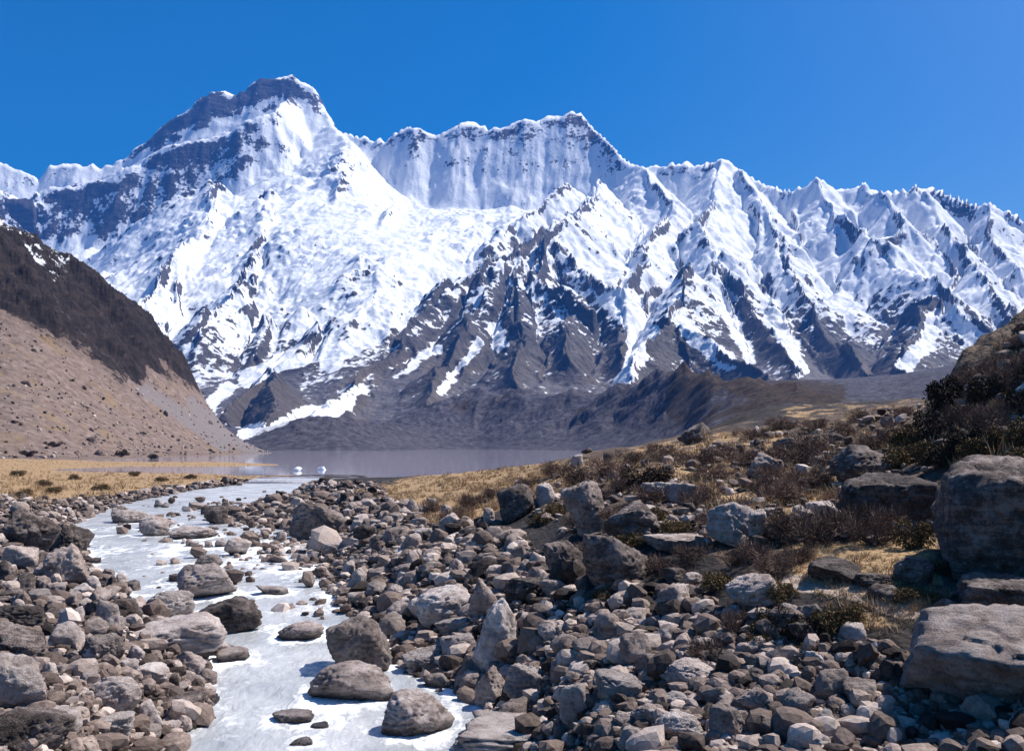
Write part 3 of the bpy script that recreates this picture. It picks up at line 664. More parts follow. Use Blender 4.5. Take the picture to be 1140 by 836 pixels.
    structure(mesh_obj("ground", v, grid_faces(NU, ND), M_GROUND, {"grass": grass, "soil": soil, "sand": sand, "wet": sstep(1.2, .1, sd)*(Y < 140)}))
    return Z
GZ = build_near()
LGD = np.log(GD)
def gz(x, y):
    """ground height at world points"""
    x = np.asarray(x, float); y = np.asarray(y, float)
    a = np.clip((x/y-GU[0])/(GU[1]-GU[0]), 0, NU-1.001); b = np.clip((np.log(y)-LGD[0])/(LGD[1]-LGD[0]), 0, ND-1.001)
    i = a.astype(int); j = b.astype(int); a = a-i; b = b-j
    return (GZ[i,j]*(1-a)+GZ[i+1,j]*a)*(1-b)+(GZ[i,j+1]*(1-a)+GZ[i+1,j+1]*a)*b
def hit(px, py):
    """distance at which the line of sight through a photograph point meets the ground (or the water)"""
    px = np.atleast_1d(np.asarray(px, float)); py = np.atleast_1d(np.asarray(py, float))
    u = (px-570)/F; v = (py-HY)/F
    a = np.clip((u-GU[0])/(GU[1]-GU[0]), 0, NU-1.001); i = a.astype(int); a = (a-i)[:,None]
    prof = np.maximum(GZ[i]*(1-a)+GZ[i+1]*a, np.where(GD < 160, wl(GD), 0.0)[None]-.05)
    ok = (CZ-v[:,None]*GD[None]) <= prof
    ok[:, GD < 7] = False
    return np.where(ok.any(1), GD[ok.argmax(1)], np.nan)

# ------------------------------------------------------------------ river surface
def build_river():
    nu, nd = 420, 620
    U = np.linspace((20-570)/F, (660-570)/F, nu); D = np.exp(np.linspace(math.log(14), math.log(182), nd))
    X = (U[:,None]*D[None]).astype(f32); Y = np.broadcast_to(D[None], X.shape).astype(f32)
    sd = sdpoly(X, Y, RIVER)
    Z = np.broadcast_to(wl(D)[None], X.shape).astype(f32)
    slope = np.gradient(wl(D), D)[None]
    chop = np.clip(1.3-Y/70, .15, 1)
    Z = Z+chop*(.08*fbm2(X/1.1, Y/1.3, 4, 5)+.03*fbm2(X/.35, Y/.4, 3, 6)+.20*ridged2(X/2.2, Y/1.6, 3, 9)*np.clip(slope*9, .1, 1))
    Z = np.where(sd > .5, Z-.25*np.clip((sd-.5), 0, 3), Z)
    Z = np.where(Y > 165, Z*0+.02-.05*np.clip((Y-165)/15, 0, 1), Z)
    foam = np.clip(.22+slope*4.0+.25*sstep(.7, .0, -sd)*(Y < 60)+.45*fbm2(X/2.2, Y/4.5, 4, 15)+.12*sstep(24, 45, Y)-.2*sstep(60, 110, Y), 0, 1)
    for o in COL.objects:                       # white water where the stream breaks on the stones
        if o.name.startswith("boulder") and o.data.materials[0] == M_WET:
            cx, cy2 = o.location[0], o.location[1]; rr = o.dimensions[0]*.5
            if cy2 > 90: continue
            m = (np.abs(X-cx) < rr+2) & (np.abs(Y-cy2) < rr+3)
            q = np.hypot(X[m]-cx, (Y[m]-cy2)*.8)
            foam[m] += .30*sstep(rr+.7, rr-.1, q)
    foam = np.clip(foam, 0, 1)
    v = np.stack([X, Y, Z], -1).reshape(-1, 3); fc = grid_faces(nu, nd)
    keep = (sd.reshape(-1)[fc] < 2.5).any(1)
    used = np.unique(fc[keep]); mp = np.zeros(len(v), np.int32); mp[used] = np.arange(len(used))
    structure(mesh_obj("river", v[used], mp[fc[keep]], M_RIVER, {"foam": foam.reshape(-1)[used]}))
# ------------------------------------------------------------------ boulders
import bmesh
_ICO = {}
def ico(sub):
    if sub not in _ICO:
        bm = bmesh.new(); bmesh.ops.create_icosphere(bm, subdivisions=sub, radius=1)
        bm.verts.ensure_lookup_table()
        v = np.array([q.co[:] for q in bm.verts], f32); fc = np.array([[q.index for q in t.verts] for t in bm.faces], np.int32)
        bm.free(); _ICO[sub] = (v/np.linalg.norm(v, axis=1)[:,None], fc)
    return _ICO[sub]
def rock_shape(kind, seed, sub, roll=0.0, detail=1.0, pitch=0.0):
    """a boulder cut by random planes, edges worn round, with ledges and pits; fills the box -1..1"""
    r = np.random.default_rng(seed)
    d, fc = ico(sub)
    def unit(a): a = np.asarray(a, float); return a/np.linalg.norm(a, axis=-1, keepdims=True)
    if kind in ('block', 'slab'):
        ax = np.array([(1,0,0),(-1,0,0),(0,1,0),(0,-1,0),(0,0,1),(0,0,-1)], float)
        n = unit(ax+r.normal(0, .2, (6,3))); h = r.uniform(.82, 1.0, 6)
        e = unit(r.normal(0, 1, (9,3))); n = np.vstack([n, e]); h = np.concatenate([h, r.uniform(.98, 1.22, 9)]); p = 17
    elif kind == 'round':
        n = unit(r.normal(0, 1, (20,3))); h = r.uniform(.88, 1.06, 20); p = 11
    elif kind == 'peak':
        a = np.arange(5)/5*2*math.pi+r.uniform(0, 1.2)+r.normal(0, .15, 5)
        n = unit(np.stack([np.cos(a), np.sin(a), r.uniform(.08, .36, 5)], 1)); h = r.uniform(.6, .85, 5)
        n = np.vstack([n, unit([(0,0,-1),(.2,-.1,1)]), unit(r.normal(0, 1, (6,3)))]); h = np.concatenate([h, [.8, 1.15], r.uniform(.85, 1.1, 6)]); p = 16
    elif kind == 'over':       # a great slab: broad top leaning to the viewer, undercut front
        n = unit([(-.08,-.36,.93),(-.25,-.7,-.67),(.3,.9,.1),(-.93,-.1,.25),(1,.1,.1),(0,.1,-1),(-.55,-.62,.1),(-.7,-.5,.5)]); h = np.array([.40,.5,.8,.95,1,.8,.95,.98])
        n = np.vstack([n, unit(r.normal(0, 1, (5,3)))]); h = np.concatenate([h, r.uniform(1.0, 1.2, 5)]); p = 20
    elif kind == 'face':       # an upright block: sheer front, top sloping a little to the viewer
        n = unit([(-.06,-.2,.97),(0,-1,-.12),(.3,.9,.1),(-.97,-.2,.1),(1,.1,.1),(0,.1,-1),(-.6,.1,.75)]); h = np.array([.55,.62,.8,.85,1,.9,.95])
        n = np.vstack([n, unit(r.normal(0, 1, (5,3)))]); h = np.concatenate([h, r.uniform(1.0, 1.2, 5)]); p = 22
    else:
        n = unit(r.normal(0, 1, (13,3))); h = r.uniform(.7, 1.05, 13); p = 18
    n = n.astype(f32); h = h.astype(f32)
    s = np.maximum(d@n.T/h, 0)
    rad = (s**p).sum(1)**(-1/p)
    v = d*rad[:,None]
    o = r.uniform(-50, 50, 3).astype(f32)
    if sub >= 4:
        lay = unit(r.normal(0, .35, 3)+np.array((0, .2, 1))).astype(f32)
        t = (v@lay)*r.uniform(3, 6)+1.2*noise3(v*1.3+o, 5)
        led = np.abs((t % 1)-.5)*2
        q = .15*fbm3(v*1.5+o, 4, 1)+.075*fbm3(v*5+o, 4, 2)-.08*np.clip(1-np.abs(noise3(v*2.1+o, 7))*9, 0, 1)-.055*sstep(.7, 1, led)
        v = v*(1+detail*q)[:,None]
        for nn in unit(r.normal(0, 1, (9 if sub > 4 else 6, 3))).astype(f32):     # crisp chipped faces
            t = v@nn; c0 = np.quantile(t, r.uniform(.945, .995))
            v = v-nn[None]*(np.maximum(t-c0, 0)*.85)[:,None]
        v = v*(1+.07*fbm3(v*3.2+o, 4, 8)+.03*fbm3(v*10+o, 3, 4)-.06*np.clip(1-np.abs(noise3(v*1.7-o, 17))*10, 0, 1))[:,None]
    elif sub == 3: v = v*(1+.12*fbm3(v*1.8+o, 3, 1))[:,None]
    else: v = v*(1+.14*noise3(v*1.6+o, 1))[:,None]
    c, sn = math.cos(roll), math.sin(roll)
    v = np.stack([v[:,0]*c+v[:,2]*sn, v[:,1], -v[:,0]*sn+v[:,2]*c], 1)
    c, sn = math.cos(pitch), math.sin(pitch)
    v = np.stack([v[:,0], v[:,1]*c-v[:,2]*sn, v[:,1]*sn+v[:,2]*c], 1)
    lo, hi = v.min(0), v.max(0)
    return ((v-(lo+hi)/2)/((hi-lo)/2)).astype(f32), fc

MATS = {'R': M_ROCK, 'P': M_PALE, 'D': M_DARK, 'W': M_WET}
HERO = [ # photograph box, shape, roll, stone, label, short reference
 (6,566,66,614,'ang',-12,'D',"big dark fractured boulder on the left bank by the river bend","the dark fractured boulder"),
 (56,582,104,624,'block',25,'D',"dark boulder leaning downhill against the big fractured one",None),
 (4,606,42,634,'block',0,'R',"flat topped block with one shadowed face under the dark fractured boulder",None),
 (50,604,100,652,'block',-15,'R',"cracked brown block standing below the leaning dark boulder","the cracked brown block"),
 (198,625,263,669,'ang',-14,'W',"big ribbed angular boulder splitting the rapids in mid river","the ribbed river boulder"),
 (164,656,216,690,'round',8,'P',"pale humped boulder on the bank edge beside the rapids","the pale humped boulder"),
 (220,662,291,708,'ang',18,'D',"dark wet pointed boulder at the foot of the rapids","the dark wet boulder"),
 (144,685,250,734,'slab',-7,'P',"long flat pale slab with a crack propped over the river edge","the long flat slab"),
 (194,722,230,753,'ang',10,'R',"squat angular stone wedged beneath the river end of the long flat slab",None),
 (142,717,161,738,'round',0,'P',"small egg shaped stone tucked under the long flat slab",None),
 (-22,725,49,793,'round',-6,'P',"huge round speckled boulder cut by the photo edge","the round speckled boulder"),
 (-20,786,79,850,'block',12,'D',"massive dark boulder filling the bottom corner","the dark corner boulder"),
 (102,751,156,803,'round',12,'P',"pale rounded boulder split by a deep vertical crack","the split pale boulder"),
 (100,793,149,823,'block',16,'P',"pale sloping block at the foot of the split boulder","the pale sloping block"),
 (52,786,91,820,'block',10,'P',"white topped wedge between the dark corner boulder and the split one","the white topped wedge"),
 (90,703,138,739,'block',14,'R',"brown tilted block shoreward of the long flat slab","the brown tilted block"),
 (146,738,189,763,'slab',12,'P',"low pale stone sloping toward the water under the long slab",None),
 (168,769,232,802,'ang',8,'D',"dark jagged ledge reaching into the milky water","the dark jagged ledge"),
 (195,798,219,818,'round',0,'D',"small dark stone ringed by milky water near the jagged ledge",None),
 (-10,672,50,700,'slab',0,'D',"dark layered block half buried in the left bank",None),
 (-12,692,52,742,'block',14,'D',"layered brown boulder with dark bands above the round speckled one","the layered brown boulder"),
 (58,692,94,726,'block',-8,'P',"pale craggy stone beside the layered brown boulder",None),
 (100,652,135,677,'round',0,'R',"low rounded boulder just below the cracked brown block","the low rounded boulder"),
 (228,714,263,731,'round',0,'W',"small wet stone awash near the slab tip",None),
 (240,720,278,739,'slab',-12,'W',"long thin stone lying flat in the shallows",None),
 (125,566,166,583,'slab',0,'W',"flat dark rock upstream in the widest shallows","the flat dark river rock"),
 (156,573,197,589,'ang',0,'W',"jagged rock behind the striped river stone",None),
 (156,578,188,598,'round',-6,'W',"smooth striped stone in the upper shallows","the striped river stone"),
 (189,586,243,601,'slab',0,'W',"low broken reef of rock across the upper river","the low rock reef"),
 (226,562,254,585,'ang',0,'D',"dark rock pile on the far gravel edge of the river",None),
 (250,597,280,620,'ang',8,'W',"dark rock amid fast water above the rapids",None),
 (212,616,248,632,'slab',0,'W',"thin flat stone behind the ribbed river boulder",None),
 (322,558,384,601,'block',-6,'R',"large cube shaped boulder on the far bank with a shaded top","the cube shaped boulder"),
 (284,651,322,664,'slab',-6,'W',"low brown rock lying in foaming water","the low foam rock"),
 (308,691,361,715,'round',-6,'W',"low dark rock with water pouring over one end","the overflowed rock"),
 (362,684,437,752,'block',-17,'R',"big angular boulder with blue shadowed face standing in the shallows","the blue faced boulder"),
 (416,682,452,714,'ang',-30,'R',"wedge of rock leaning behind the blue faced boulder",None),
 (343,736,440,785,'round',-4,'W',"broad dark boulder sitting in the river below the blue faced one","the broad river boulder"),
 (425,768,507,822,'round',12,'W',"domed grey boulder standing alone in the river below the broad one","the domed river boulder"),
 (303,791,350,809,'slab',-8,'W',"flat narrow rock barely above the milky water",None),
 (346,804,367,814,'slab',0,'W',"tiny flat stone awash beside the flat narrow rock",None),
 (322,820,348,834,'round',8,'W',"small pale tipped rock at the bottom of the river",None),
 (460,650,524,702,'round',-6,'P',"round fissured boulder on the right bank above the river","the fissured boulder"),
 (520,641,560,690,'round',-22,'R',"upright rounded boulder leaning on the fissured one","the leaning round boulder"),
 (525,665,580,748,'peak',6,'P',"tall pale pyramid shaped boulder beside the water","the pale pyramid"),
 (483,688,531,712,'slab',-4,'P',"flat white slab beneath the fissured boulder","the flat white slab"),
 (489,704,534,735,'block',-10,'P',"pale stepped block under the flat white slab",None),
 (446,718,493,750,'slab',-18,'P',"tilted tan slab at the edge of the quiet water","the tilted tan slab"),
 (471,748,502,768,'slab',-14,'W',"small white stone alone in the quiet water",None),
 (528,740,570,790,'ang',0,'R',"dark boulder splashed with white mineral patches by the shallows","the white splashed boulder"),
 (504,746,534,774,'ang',10,'W',"dark little rock at the waterline beside the white splashed boulder",None),
 (553,777,588,814,'round',0,'R',"rounded brown boulder at the shore below the white splashed one",None),
 (560,735,608,790,'block',8,'P',"bright white squarish boulder in front of the pyramid","the white squarish boulder"),
 (622,757,655,815,'block',-10,'P',"narrow upright slab of bluish stone standing on end","the upright bluish slab"),
 (661,746,718,785,'block',18,'P',"bright topped wedge in the middle of the rubble","the bright wedge"),
 (505,804,652,860,'slab',6,'P',"very wide pale ledge along the bottom edge","the wide pale ledge"),
 (734,733,796,770,'round',-4,'R',"oval boulder with curved white grooves","the grooved oval boulder"),
 (727,792,783,832,'round',-12,'P',"pale lumpy boulder low in the rubble slope","the pale lumpy boulder"),
 (688,808,719,842,'round',0,'P',"small rounded boulder at the bottom edge beside the lumpy one",None),
 (702,782,745,814,'round',-10,'R',"grey rounded stone behind the pale lumpy boulder",None),
 (682,792,712,815,'round',0,'R',"light potato shaped stone touching the grey rounded one",None),
 (789,783,837,829,'peak',-8,'R',"brown pyramidal boulder in the lower rubble","the brown pyramid"),
 (819,763,866,800,'round',12,'R',"broad rounded boulder uphill of the brown pyramid","the broad rounded boulder"),
 (781,762,812,791,'block',-14,'R',"leaning brown block behind the brown pyramid",None),
 (735,768,768,790,'round',6,'P',"smooth light stone beneath the grooved oval boulder",None),
 (729,648,770,692,'ang',-14,'R',"craggy upright boulder with a hollow sunlit face","the craggy upright boulder"),
 (686,676,724,697,'round',-5,'R',"low domed stone below the craggy upright boulder",None),
 (658,680,692,718,'block',8,'R',"brown square boulder in the shaded rubble","the brown square boulder"),
 (688,702,725,746,'ang',-8,'R',"striped broken boulder in the middle of the slope","the striped broken boulder"),
 (707,725,744,759,'ang',12,'R',"dark angular boulder against the striped broken one",None),
 (675,660,698,684,'round',0,'R',"small round boulder above the brown square one",None),
 (690,642,726,671,'ang',-18,'R',"tilted flat topped boulder under the dark giant",None),
 (807,637,874,679,'slab',-16,'R',"long sloping slab with a sunlit back on the slope","the long sloping slab"),
 (624,535,676,600,'ang',22,'R',"tall upright boulder standing on the crest of the bank","the tall upright boulder"),
 (671,558,735,602,'ang',14,'D',"broad dark boulder beside the tall pointed one","the broad dark boulder"),
 (648,592,722,660,'round',-10,'D',"dark giant boulder with a rust streak in the shaded bank","the dark giant boulder"),
 (553,538,602,580,'block',-20,'D',"dark block with a bright corner on the bank crest","the bright cornered block"),
 (596,537,618,565,'round',0,'P',"pale rounded stone beside the bright cornered block",None),
 (786,558,843,611,'block',10,'P',"pale blocky boulder split in two amid brown scrub","the pale split boulder"),
 (832,566,854,608,'block',-6,'P',"narrow pale piece fallen from the pale split boulder",None),
 (709,536,752,558,'slab',12,'P',"low white rock outcrop on the grassy plateau","the white outcrop"),
 (741,536,776,562,'slab',14,'R',"grey ledge beside the white outcrop",None),
 (714,594,786,616,'slab',2,'R',"flat brown slab lying among the scrub","the flat brown slab"),
 (604,600,652,650,'round',0,'D',"dark lump in the shade below the tall upright boulder",None),
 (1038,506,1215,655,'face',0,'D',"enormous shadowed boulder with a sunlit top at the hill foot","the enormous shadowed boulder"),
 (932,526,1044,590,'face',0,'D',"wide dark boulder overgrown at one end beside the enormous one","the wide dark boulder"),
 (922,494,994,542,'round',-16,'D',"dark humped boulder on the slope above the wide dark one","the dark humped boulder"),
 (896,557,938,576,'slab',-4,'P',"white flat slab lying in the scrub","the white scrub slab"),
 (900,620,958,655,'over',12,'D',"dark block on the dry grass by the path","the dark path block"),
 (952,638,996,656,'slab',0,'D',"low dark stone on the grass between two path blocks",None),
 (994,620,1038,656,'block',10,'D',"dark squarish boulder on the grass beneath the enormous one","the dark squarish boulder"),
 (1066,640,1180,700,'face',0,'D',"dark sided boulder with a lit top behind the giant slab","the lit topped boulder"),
 (1008,676,1230,812,'over',0,'R',"giant tilted slab with a sunlit upper face and black underside","the giant tilted slab"),
 (964,650,1002,671,'round',0,'D',"half buried dark stone in the middle of the path",None),
 (930,692,965,718,'block',8,'P',"light capped boulder below the grassy bank edge","the light capped boulder"),
 (906,743,945,787,'round',-6,'R',"large egg shaped boulder low on the right slope","the large egg boulder"),
 (868,765,908,802,'round',20,'R',"sunlit rounded boulder next to the large egg one","the sunlit rounded boulder"),
 (925,782,957,803,'round',6,'R',"grey rounded stone under the large egg boulder",None),
 (946,788,982,812,'peak',10,'R',"angular wedge lying at the shade edge",None),
 (904,788,932,824,'round',0,'P',"pale capped stone stack below the sunlit rounded boulder",None),
 (968,782,1014,808,'round',-8,'R',"half shaded oval stone near the giant tilted slab",None),
 (890,814,926,842,'round',0,'P',"small pale boulder at the bottom edge of the slope",None),
 (831,503,872,534,'slab',16,'R',"white streaked layered rock rising from the brown scrub","the layered scrub rock"),
 (866,487,898,503,'round',-5,'D',"small black rock on the upper plateau",None),
 (754,470,790,494,'round',0,'D',"dark rock on the plateau skyline above the lake",None),
 (878,690,916,722,'ang',0,'D',"dark shaded boulder under the grassy bank edge",None),
 (940,722,962,752,'ang',6,'D',"upright dark stone above the large egg boulder",None),
 (1008,742,1040,772,'ang',6,'D',"shaded stone under the lip of the giant tilted slab",None),
 (560,642,604,676,'ang',12,'D',"shadowed boulder uphill of the leaning round one",None),
 (598,690,624,718,'block',-8,'R',"small square stone in the sunlit rubble beyond the pyramid",None),
 (612,706,648,734,'round',10,'R',"light rounded pair stone in the central rubble",None),
 (640,640,668,664,'ang',4,'D',"dark stone at the foot of the dark giant",None),
]
LAND = []; HB = []
def place(px0, py0, px1, py1, depth=.85, sink=.14):
    cx = (px0+px1)/2; yb = min(py1, 842)
    d1 = float(hit(cx, yb)[0])
    if not np.isfinite(d1): d1 = float(hit(cx, yb+6)[0])
    w = (px1-px0)/F*d1
    dp = max(w*depth, .3*w); dc = d1+dp*.42; w *= dc/d1
    x = (cx-570)/F*dc; zb = CZ-d1*(yb-HY)/F
    if py1 > 842: zb -= (py1-842)/F*d1*.8
    zt = CZ-dc*(py0-HY)/F
    H = zt-zb; s = sink*max(H, .3*w)
    return x, dc, (zt+zb-s)/2, w/2, dp/2, (H+s)/2
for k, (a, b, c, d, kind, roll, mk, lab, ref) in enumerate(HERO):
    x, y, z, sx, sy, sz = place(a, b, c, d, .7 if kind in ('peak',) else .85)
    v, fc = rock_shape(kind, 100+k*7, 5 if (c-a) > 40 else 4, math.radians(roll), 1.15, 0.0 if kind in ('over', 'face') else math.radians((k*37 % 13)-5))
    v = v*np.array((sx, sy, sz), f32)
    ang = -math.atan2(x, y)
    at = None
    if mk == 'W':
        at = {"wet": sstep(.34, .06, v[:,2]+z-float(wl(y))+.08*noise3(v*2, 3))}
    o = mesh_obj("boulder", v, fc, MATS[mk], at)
    o.location = (x, y, z); o.rotation_euler = (0, 0, ang)
    o["label"] = lab; o["category"] = "boulder"
    HB.append((a, b, c, d))
    if ref: LAND.append(((a+c)/2, (b+d)/2, ref, max(c-a, d-b)))

# ---- smaller boulders, each its own object; their labels name what they lie by
USED = set(o["label"] for o in COL.objects if "label" in o.keys())
def near_label(px, py, lead, extra=("",)):
    order = sorted(LAND, key=lambda q: math.hypot((q[0]-px)/1.2, (q[1]-py))-q[3]*.4)
    for ex in extra:
        for q in order[:7]:
            dx, dy = px-q[0], py-q[1]
            if abs(dx) > abs(dy)*1.2:
                rel = "on the river side of" if (dx < 0) == (q[0] > 330) else "on the hill side of"
            else: rel = "behind" if dy < 0 else "in front of"
            s = "%s%s %s %s" % (ex, lead, rel, q[2])
            if s not in USED and len(s.split()) <= 16:
                USED.add(s); return s
    return None
KINDS = ['block', 'slab', 'round', 'ang', 'peak', 'ang', 'round', 'block']
KW = {'block': 'blocky', 'slab': 'flat', 'round': 'rounded', 'ang': 'angular', 'peak': 'pointed'}
ARCH = []
for k in range(24):
    kd = KINDS[k % 8]; v, fc = rock_shape(kd, 900+k, 4)
    ARCH.append((kd, {mk: None for mk in MATS}, v, fc))
ZONES = [ # polygon in the photograph, count, size range in its pixels, group
 ([(0,600),(60,640),(130,670),(150,690),(230,745),(235,775),(180,830),(0,830)], 62, (13,34), "boulders heaped on the left bank", "RPPD"),
 ([(0,566),(100,600),(110,640),(150,660),(120,690),(0,690)], 20, (11,24), "boulders heaped on the left bank", "RDD"),
 ([(360,600),(470,590),(560,600),(640,660),(760,640),(900,690),(1000,740),(1000,832),(560,832),(500,720),(400,680)], 120, (14,40), "boulders in the rubble slope on the right bank", "RRRPD"),
 ([(340,560),(440,560),(560,585),(600,640),(520,640),(380,610)], 34, (11,26), "boulders in the rubble slope on the right bank", "RRD"),
 ([(150,560),(330,570),(350,640),(250,630),(180,600)], 15, (8,20), "rocks standing in the river", "W"),
 ([(640,500),(1030,460),(1030,520),(900,560),(880,640),(760,600),(640,560)], 26, (10,26), "rocks scattered over the dry plateau", "RPD"),
]
def scatter():
    r = np.random.default_rng(5); placed = list(HB)
    for poly, n, (s0, s1), grp, mats in ZONES:
        xs = [p[0] for p in poly]; ys = [p[1] for p in poly]; done = tries = 0
        while done < n and tries < 6000:
            tries += 1
            px, py = r.uniform(min(xs), max(xs)), r.uniform(min(ys), max(ys))
            if not inpoly(np.array([px]), np.array([py]), poly)[0]: continue
            t = (py-540)/290; sz = s0+(s1-s0)*(r.beta(1.3, 2.2))*(.55+.45*np.clip(t*1.4, 0, 1))
            kd, meshes, v, fc = ARCH[r.integers(len(ARCH))]
            asp = {'slab': r.uniform(.35, .5), 'peak': r.uniform(.9, 1.3)}.get(kd, r.uniform(.6, .9)); h = sz*asp
            ov = 0
            for a, b, c, d in placed:
                iw = min(px+sz/2, c)-max(px-sz/2, a); ih = min(py, d)-max(py-h, b)
                if iw > 0 and ih > 0: ov = max(ov, iw*ih/(sz*h))
            if ov > .32: continue
            x, y, z, sx, sy, szz = place(px-sz/2, py-h, px+sz/2, py, .9, .22)
            if not np.isfinite(y): continue
            mk = mats[r.integers(len(mats))]
            if mk == 'W' and sdpoly(np.array([x]), np.array([y]), RIVER)[0] > .3: mk = 'R'
            tone = {'R': 'brown grey', 'P': 'pale', 'D': 'dark', 'W': 'wet'}[mk]
            sizew = 'small' if sz < 15 else 'middling' if sz < 24 else 'large'
            lab = near_label(px, py, "%s %s %s boulder" % (sizew, tone, KW[kd]), ("", "half buried ", "partly hidden ", "loose "))
            if lab is None: continue
            if meshes[mk] is None:
                me = mesh_obj("boulder", v, fc, MATS[mk], {"wet": sstep(.2, -.3, v[:,2])} if mk == 'W' else None, link=False); meshes[mk] = me
            o = meshes[mk].copy(); COL.objects.link(o); o.name = "boulder"
            o.location = (x, y, z)
            q = (r.integers(4))*math.pi/2
            e = (r.normal(0, .12), r.normal(0, .2), -math.atan2(x, y)+q+r.normal(0, .25))
            sxy = (sx, sy) if int(round(q/(math.pi/2))) % 2 == 0 else (sy, sx)
            o.scale = (*sxy, szz); o.rotation_euler = e
            o["label"] = lab; o["category"] = "boulder"; o["group"] = grp
            placed.append((px-sz/2, py-h, px+sz/2, py)); done += 1
scatter()
build_river()

# ---- rubble: thousands of stones nobody could count
def rubble(name, zones, seed, water=False):
    r = np.random.default_rng(seed)
    arch = [rock_shape(KINDS[k % 8], 300+k, 2) for k in range(16)]
    lowa = [rock_shape(KINDS[k % 8], 400+k, 1) for k in range(12)]
    VV, FF, TT = [], [], []; off = 0
    for poly, n, med, spread, lo in zones:
        xs = [p[0] for p in poly]; ys = [p[1] for p in poly]
        px = r.uniform(min(xs), max(xs), n*4); py = r.uniform(min(ys), max(ys), n*4)
        k = inpoly(px, py, poly); px, py = px[k][:n], py[k][:n]
        d = hit(px, py); k = np.isfinite(d); px, py, d = px[k], py[k], d[k]
        x = (px-570)/F*d; y = d
        sd = sdpoly(x, y, RIVER)
        if not water:
            k = sd > -.15*np.clip(y/25, 1, 4); x, y, d, sd = x[k], y[k], d[k], sd[k]
        n2 = len(x); s = med*np.exp(r.normal(0, spread, n2))*np.clip(d/25, .8, 6)**.75
        s = np.minimum(s, med*2.6*np.clip(d/25, .8, 6)**.75)
        z = np.maximum(gz(x, y), (wl(y)-.06) if water else -9)
        A = lowa if lo else arch
        pick = r.integers(0, len(A), n2)
        tone = np.clip(r.normal(.46, .22, n2), .05, .95)
        for a in range(len(A)):
            q = np.where(pick == a)[0]
            if not len(q): continue
            v, fc = A[a]; m = len(q)
            sc = np.stack([s[q]*r.uniform(.7, 1.25, m), s[q]*r.uniform(.7, 1.25, m), s[q]*r.uniform(.5, 1.0, m)], 1)*.5
            V = v[None]*sc[:,None]
            ty = r.normal(0, .35, m); c, sn = np.cos(ty)[:,None], np.sin(ty)[:,None]
            V = np.stack([V[...,0]*c+V[...,2]*sn, V[...,1], -V[...,0]*sn+V[...,2]*c], -1)
            tz = r.uniform(0, 6.283, m); c, sn = np.cos(tz)[:,None], np.sin(tz)[:,None]
            V = np.stack([V[...,0]*c-V[...,1]*sn, V[...,0]*sn+V[...,1]*c, V[...,2]], -1)
            V += np.stack([x[q], y[q], z[q]+sc[:,2]*r.uniform(-.1, 1.0, m)], 1)[:,None]
            nv = len(v)
            VV.append(V.reshape(-1, 3)); FF.append((fc[None]+(off+np.arange(m)*nv)[:,None,None]).reshape(-1, 3)); TT.append(np.repeat(tone[q], nv)); off += m*nv
    o = mesh_obj(name, np.vstack(VV), np.vstack(FF), M_RUB, {"tone": np.concatenate(TT)}, smooth=False)
    o["kind"] = "stuff"; return o
ZL = [(-360,552),(60,575),(100,600),(112,640),(150,668),(228,735),(240,775),(215,812),(190,860),(-360,860)]
ZR = [(330,552),(400,552),(470,590),(560,590),(620,625),(740,660),(850,690),(930,715),(1000,730),(1060,760),(1440,760),(1440,860),(550,860),(545,795),(440,745),(430,712),(372,682),(346,628),(250,580),(262,563)]
rubble("rubble", [
 (ZL, 2200, .34, .35, False), (ZL, 7600, .15, .45, True),
 (ZR, 3200, .34, .35, False), (ZR, 11000, .16, .45, True),
 ([(-100,545),(60,558),(130,552),(250,535),(310,534),(300,541),(205,549),(140,563),(100,580),(90,600),(-100,600)], 3600, .14, .4, True),
 ([(270,542),(330,535),(420,540),(470,585),(560,590),(480,640),(350,620),(240,578)], 3800, .15, .45, True),
 ([(560,545),(700,520),(1030,450),(1040,520),(1040,600),(880,610),(760,610),(620,600)], 1300, .15, .7, True),
 ([(1040,690),(1180,560),(1440,480),(1440,760),(1060,760)], 900, .2, .6, True),
 ([(1020,500),(1140,360),(1240,360),(1240,520)], 350, .2, .5, True)], 21)
rubble("river_rubble", [([(150,556),(300,548),(340,560),(350,640),(240,600),(190,600)], 170, .15, .5, True),
 ([(230,560),(330,560),(345,640),(300,630)], 230, .2, .5, True), ([(120,560),(345,560),(372,690),(180,690)], 130, .22, .5, True), ([(360,690),(520,700),(545,790),(440,760)], 60, .18, .4, True)], 22, True)
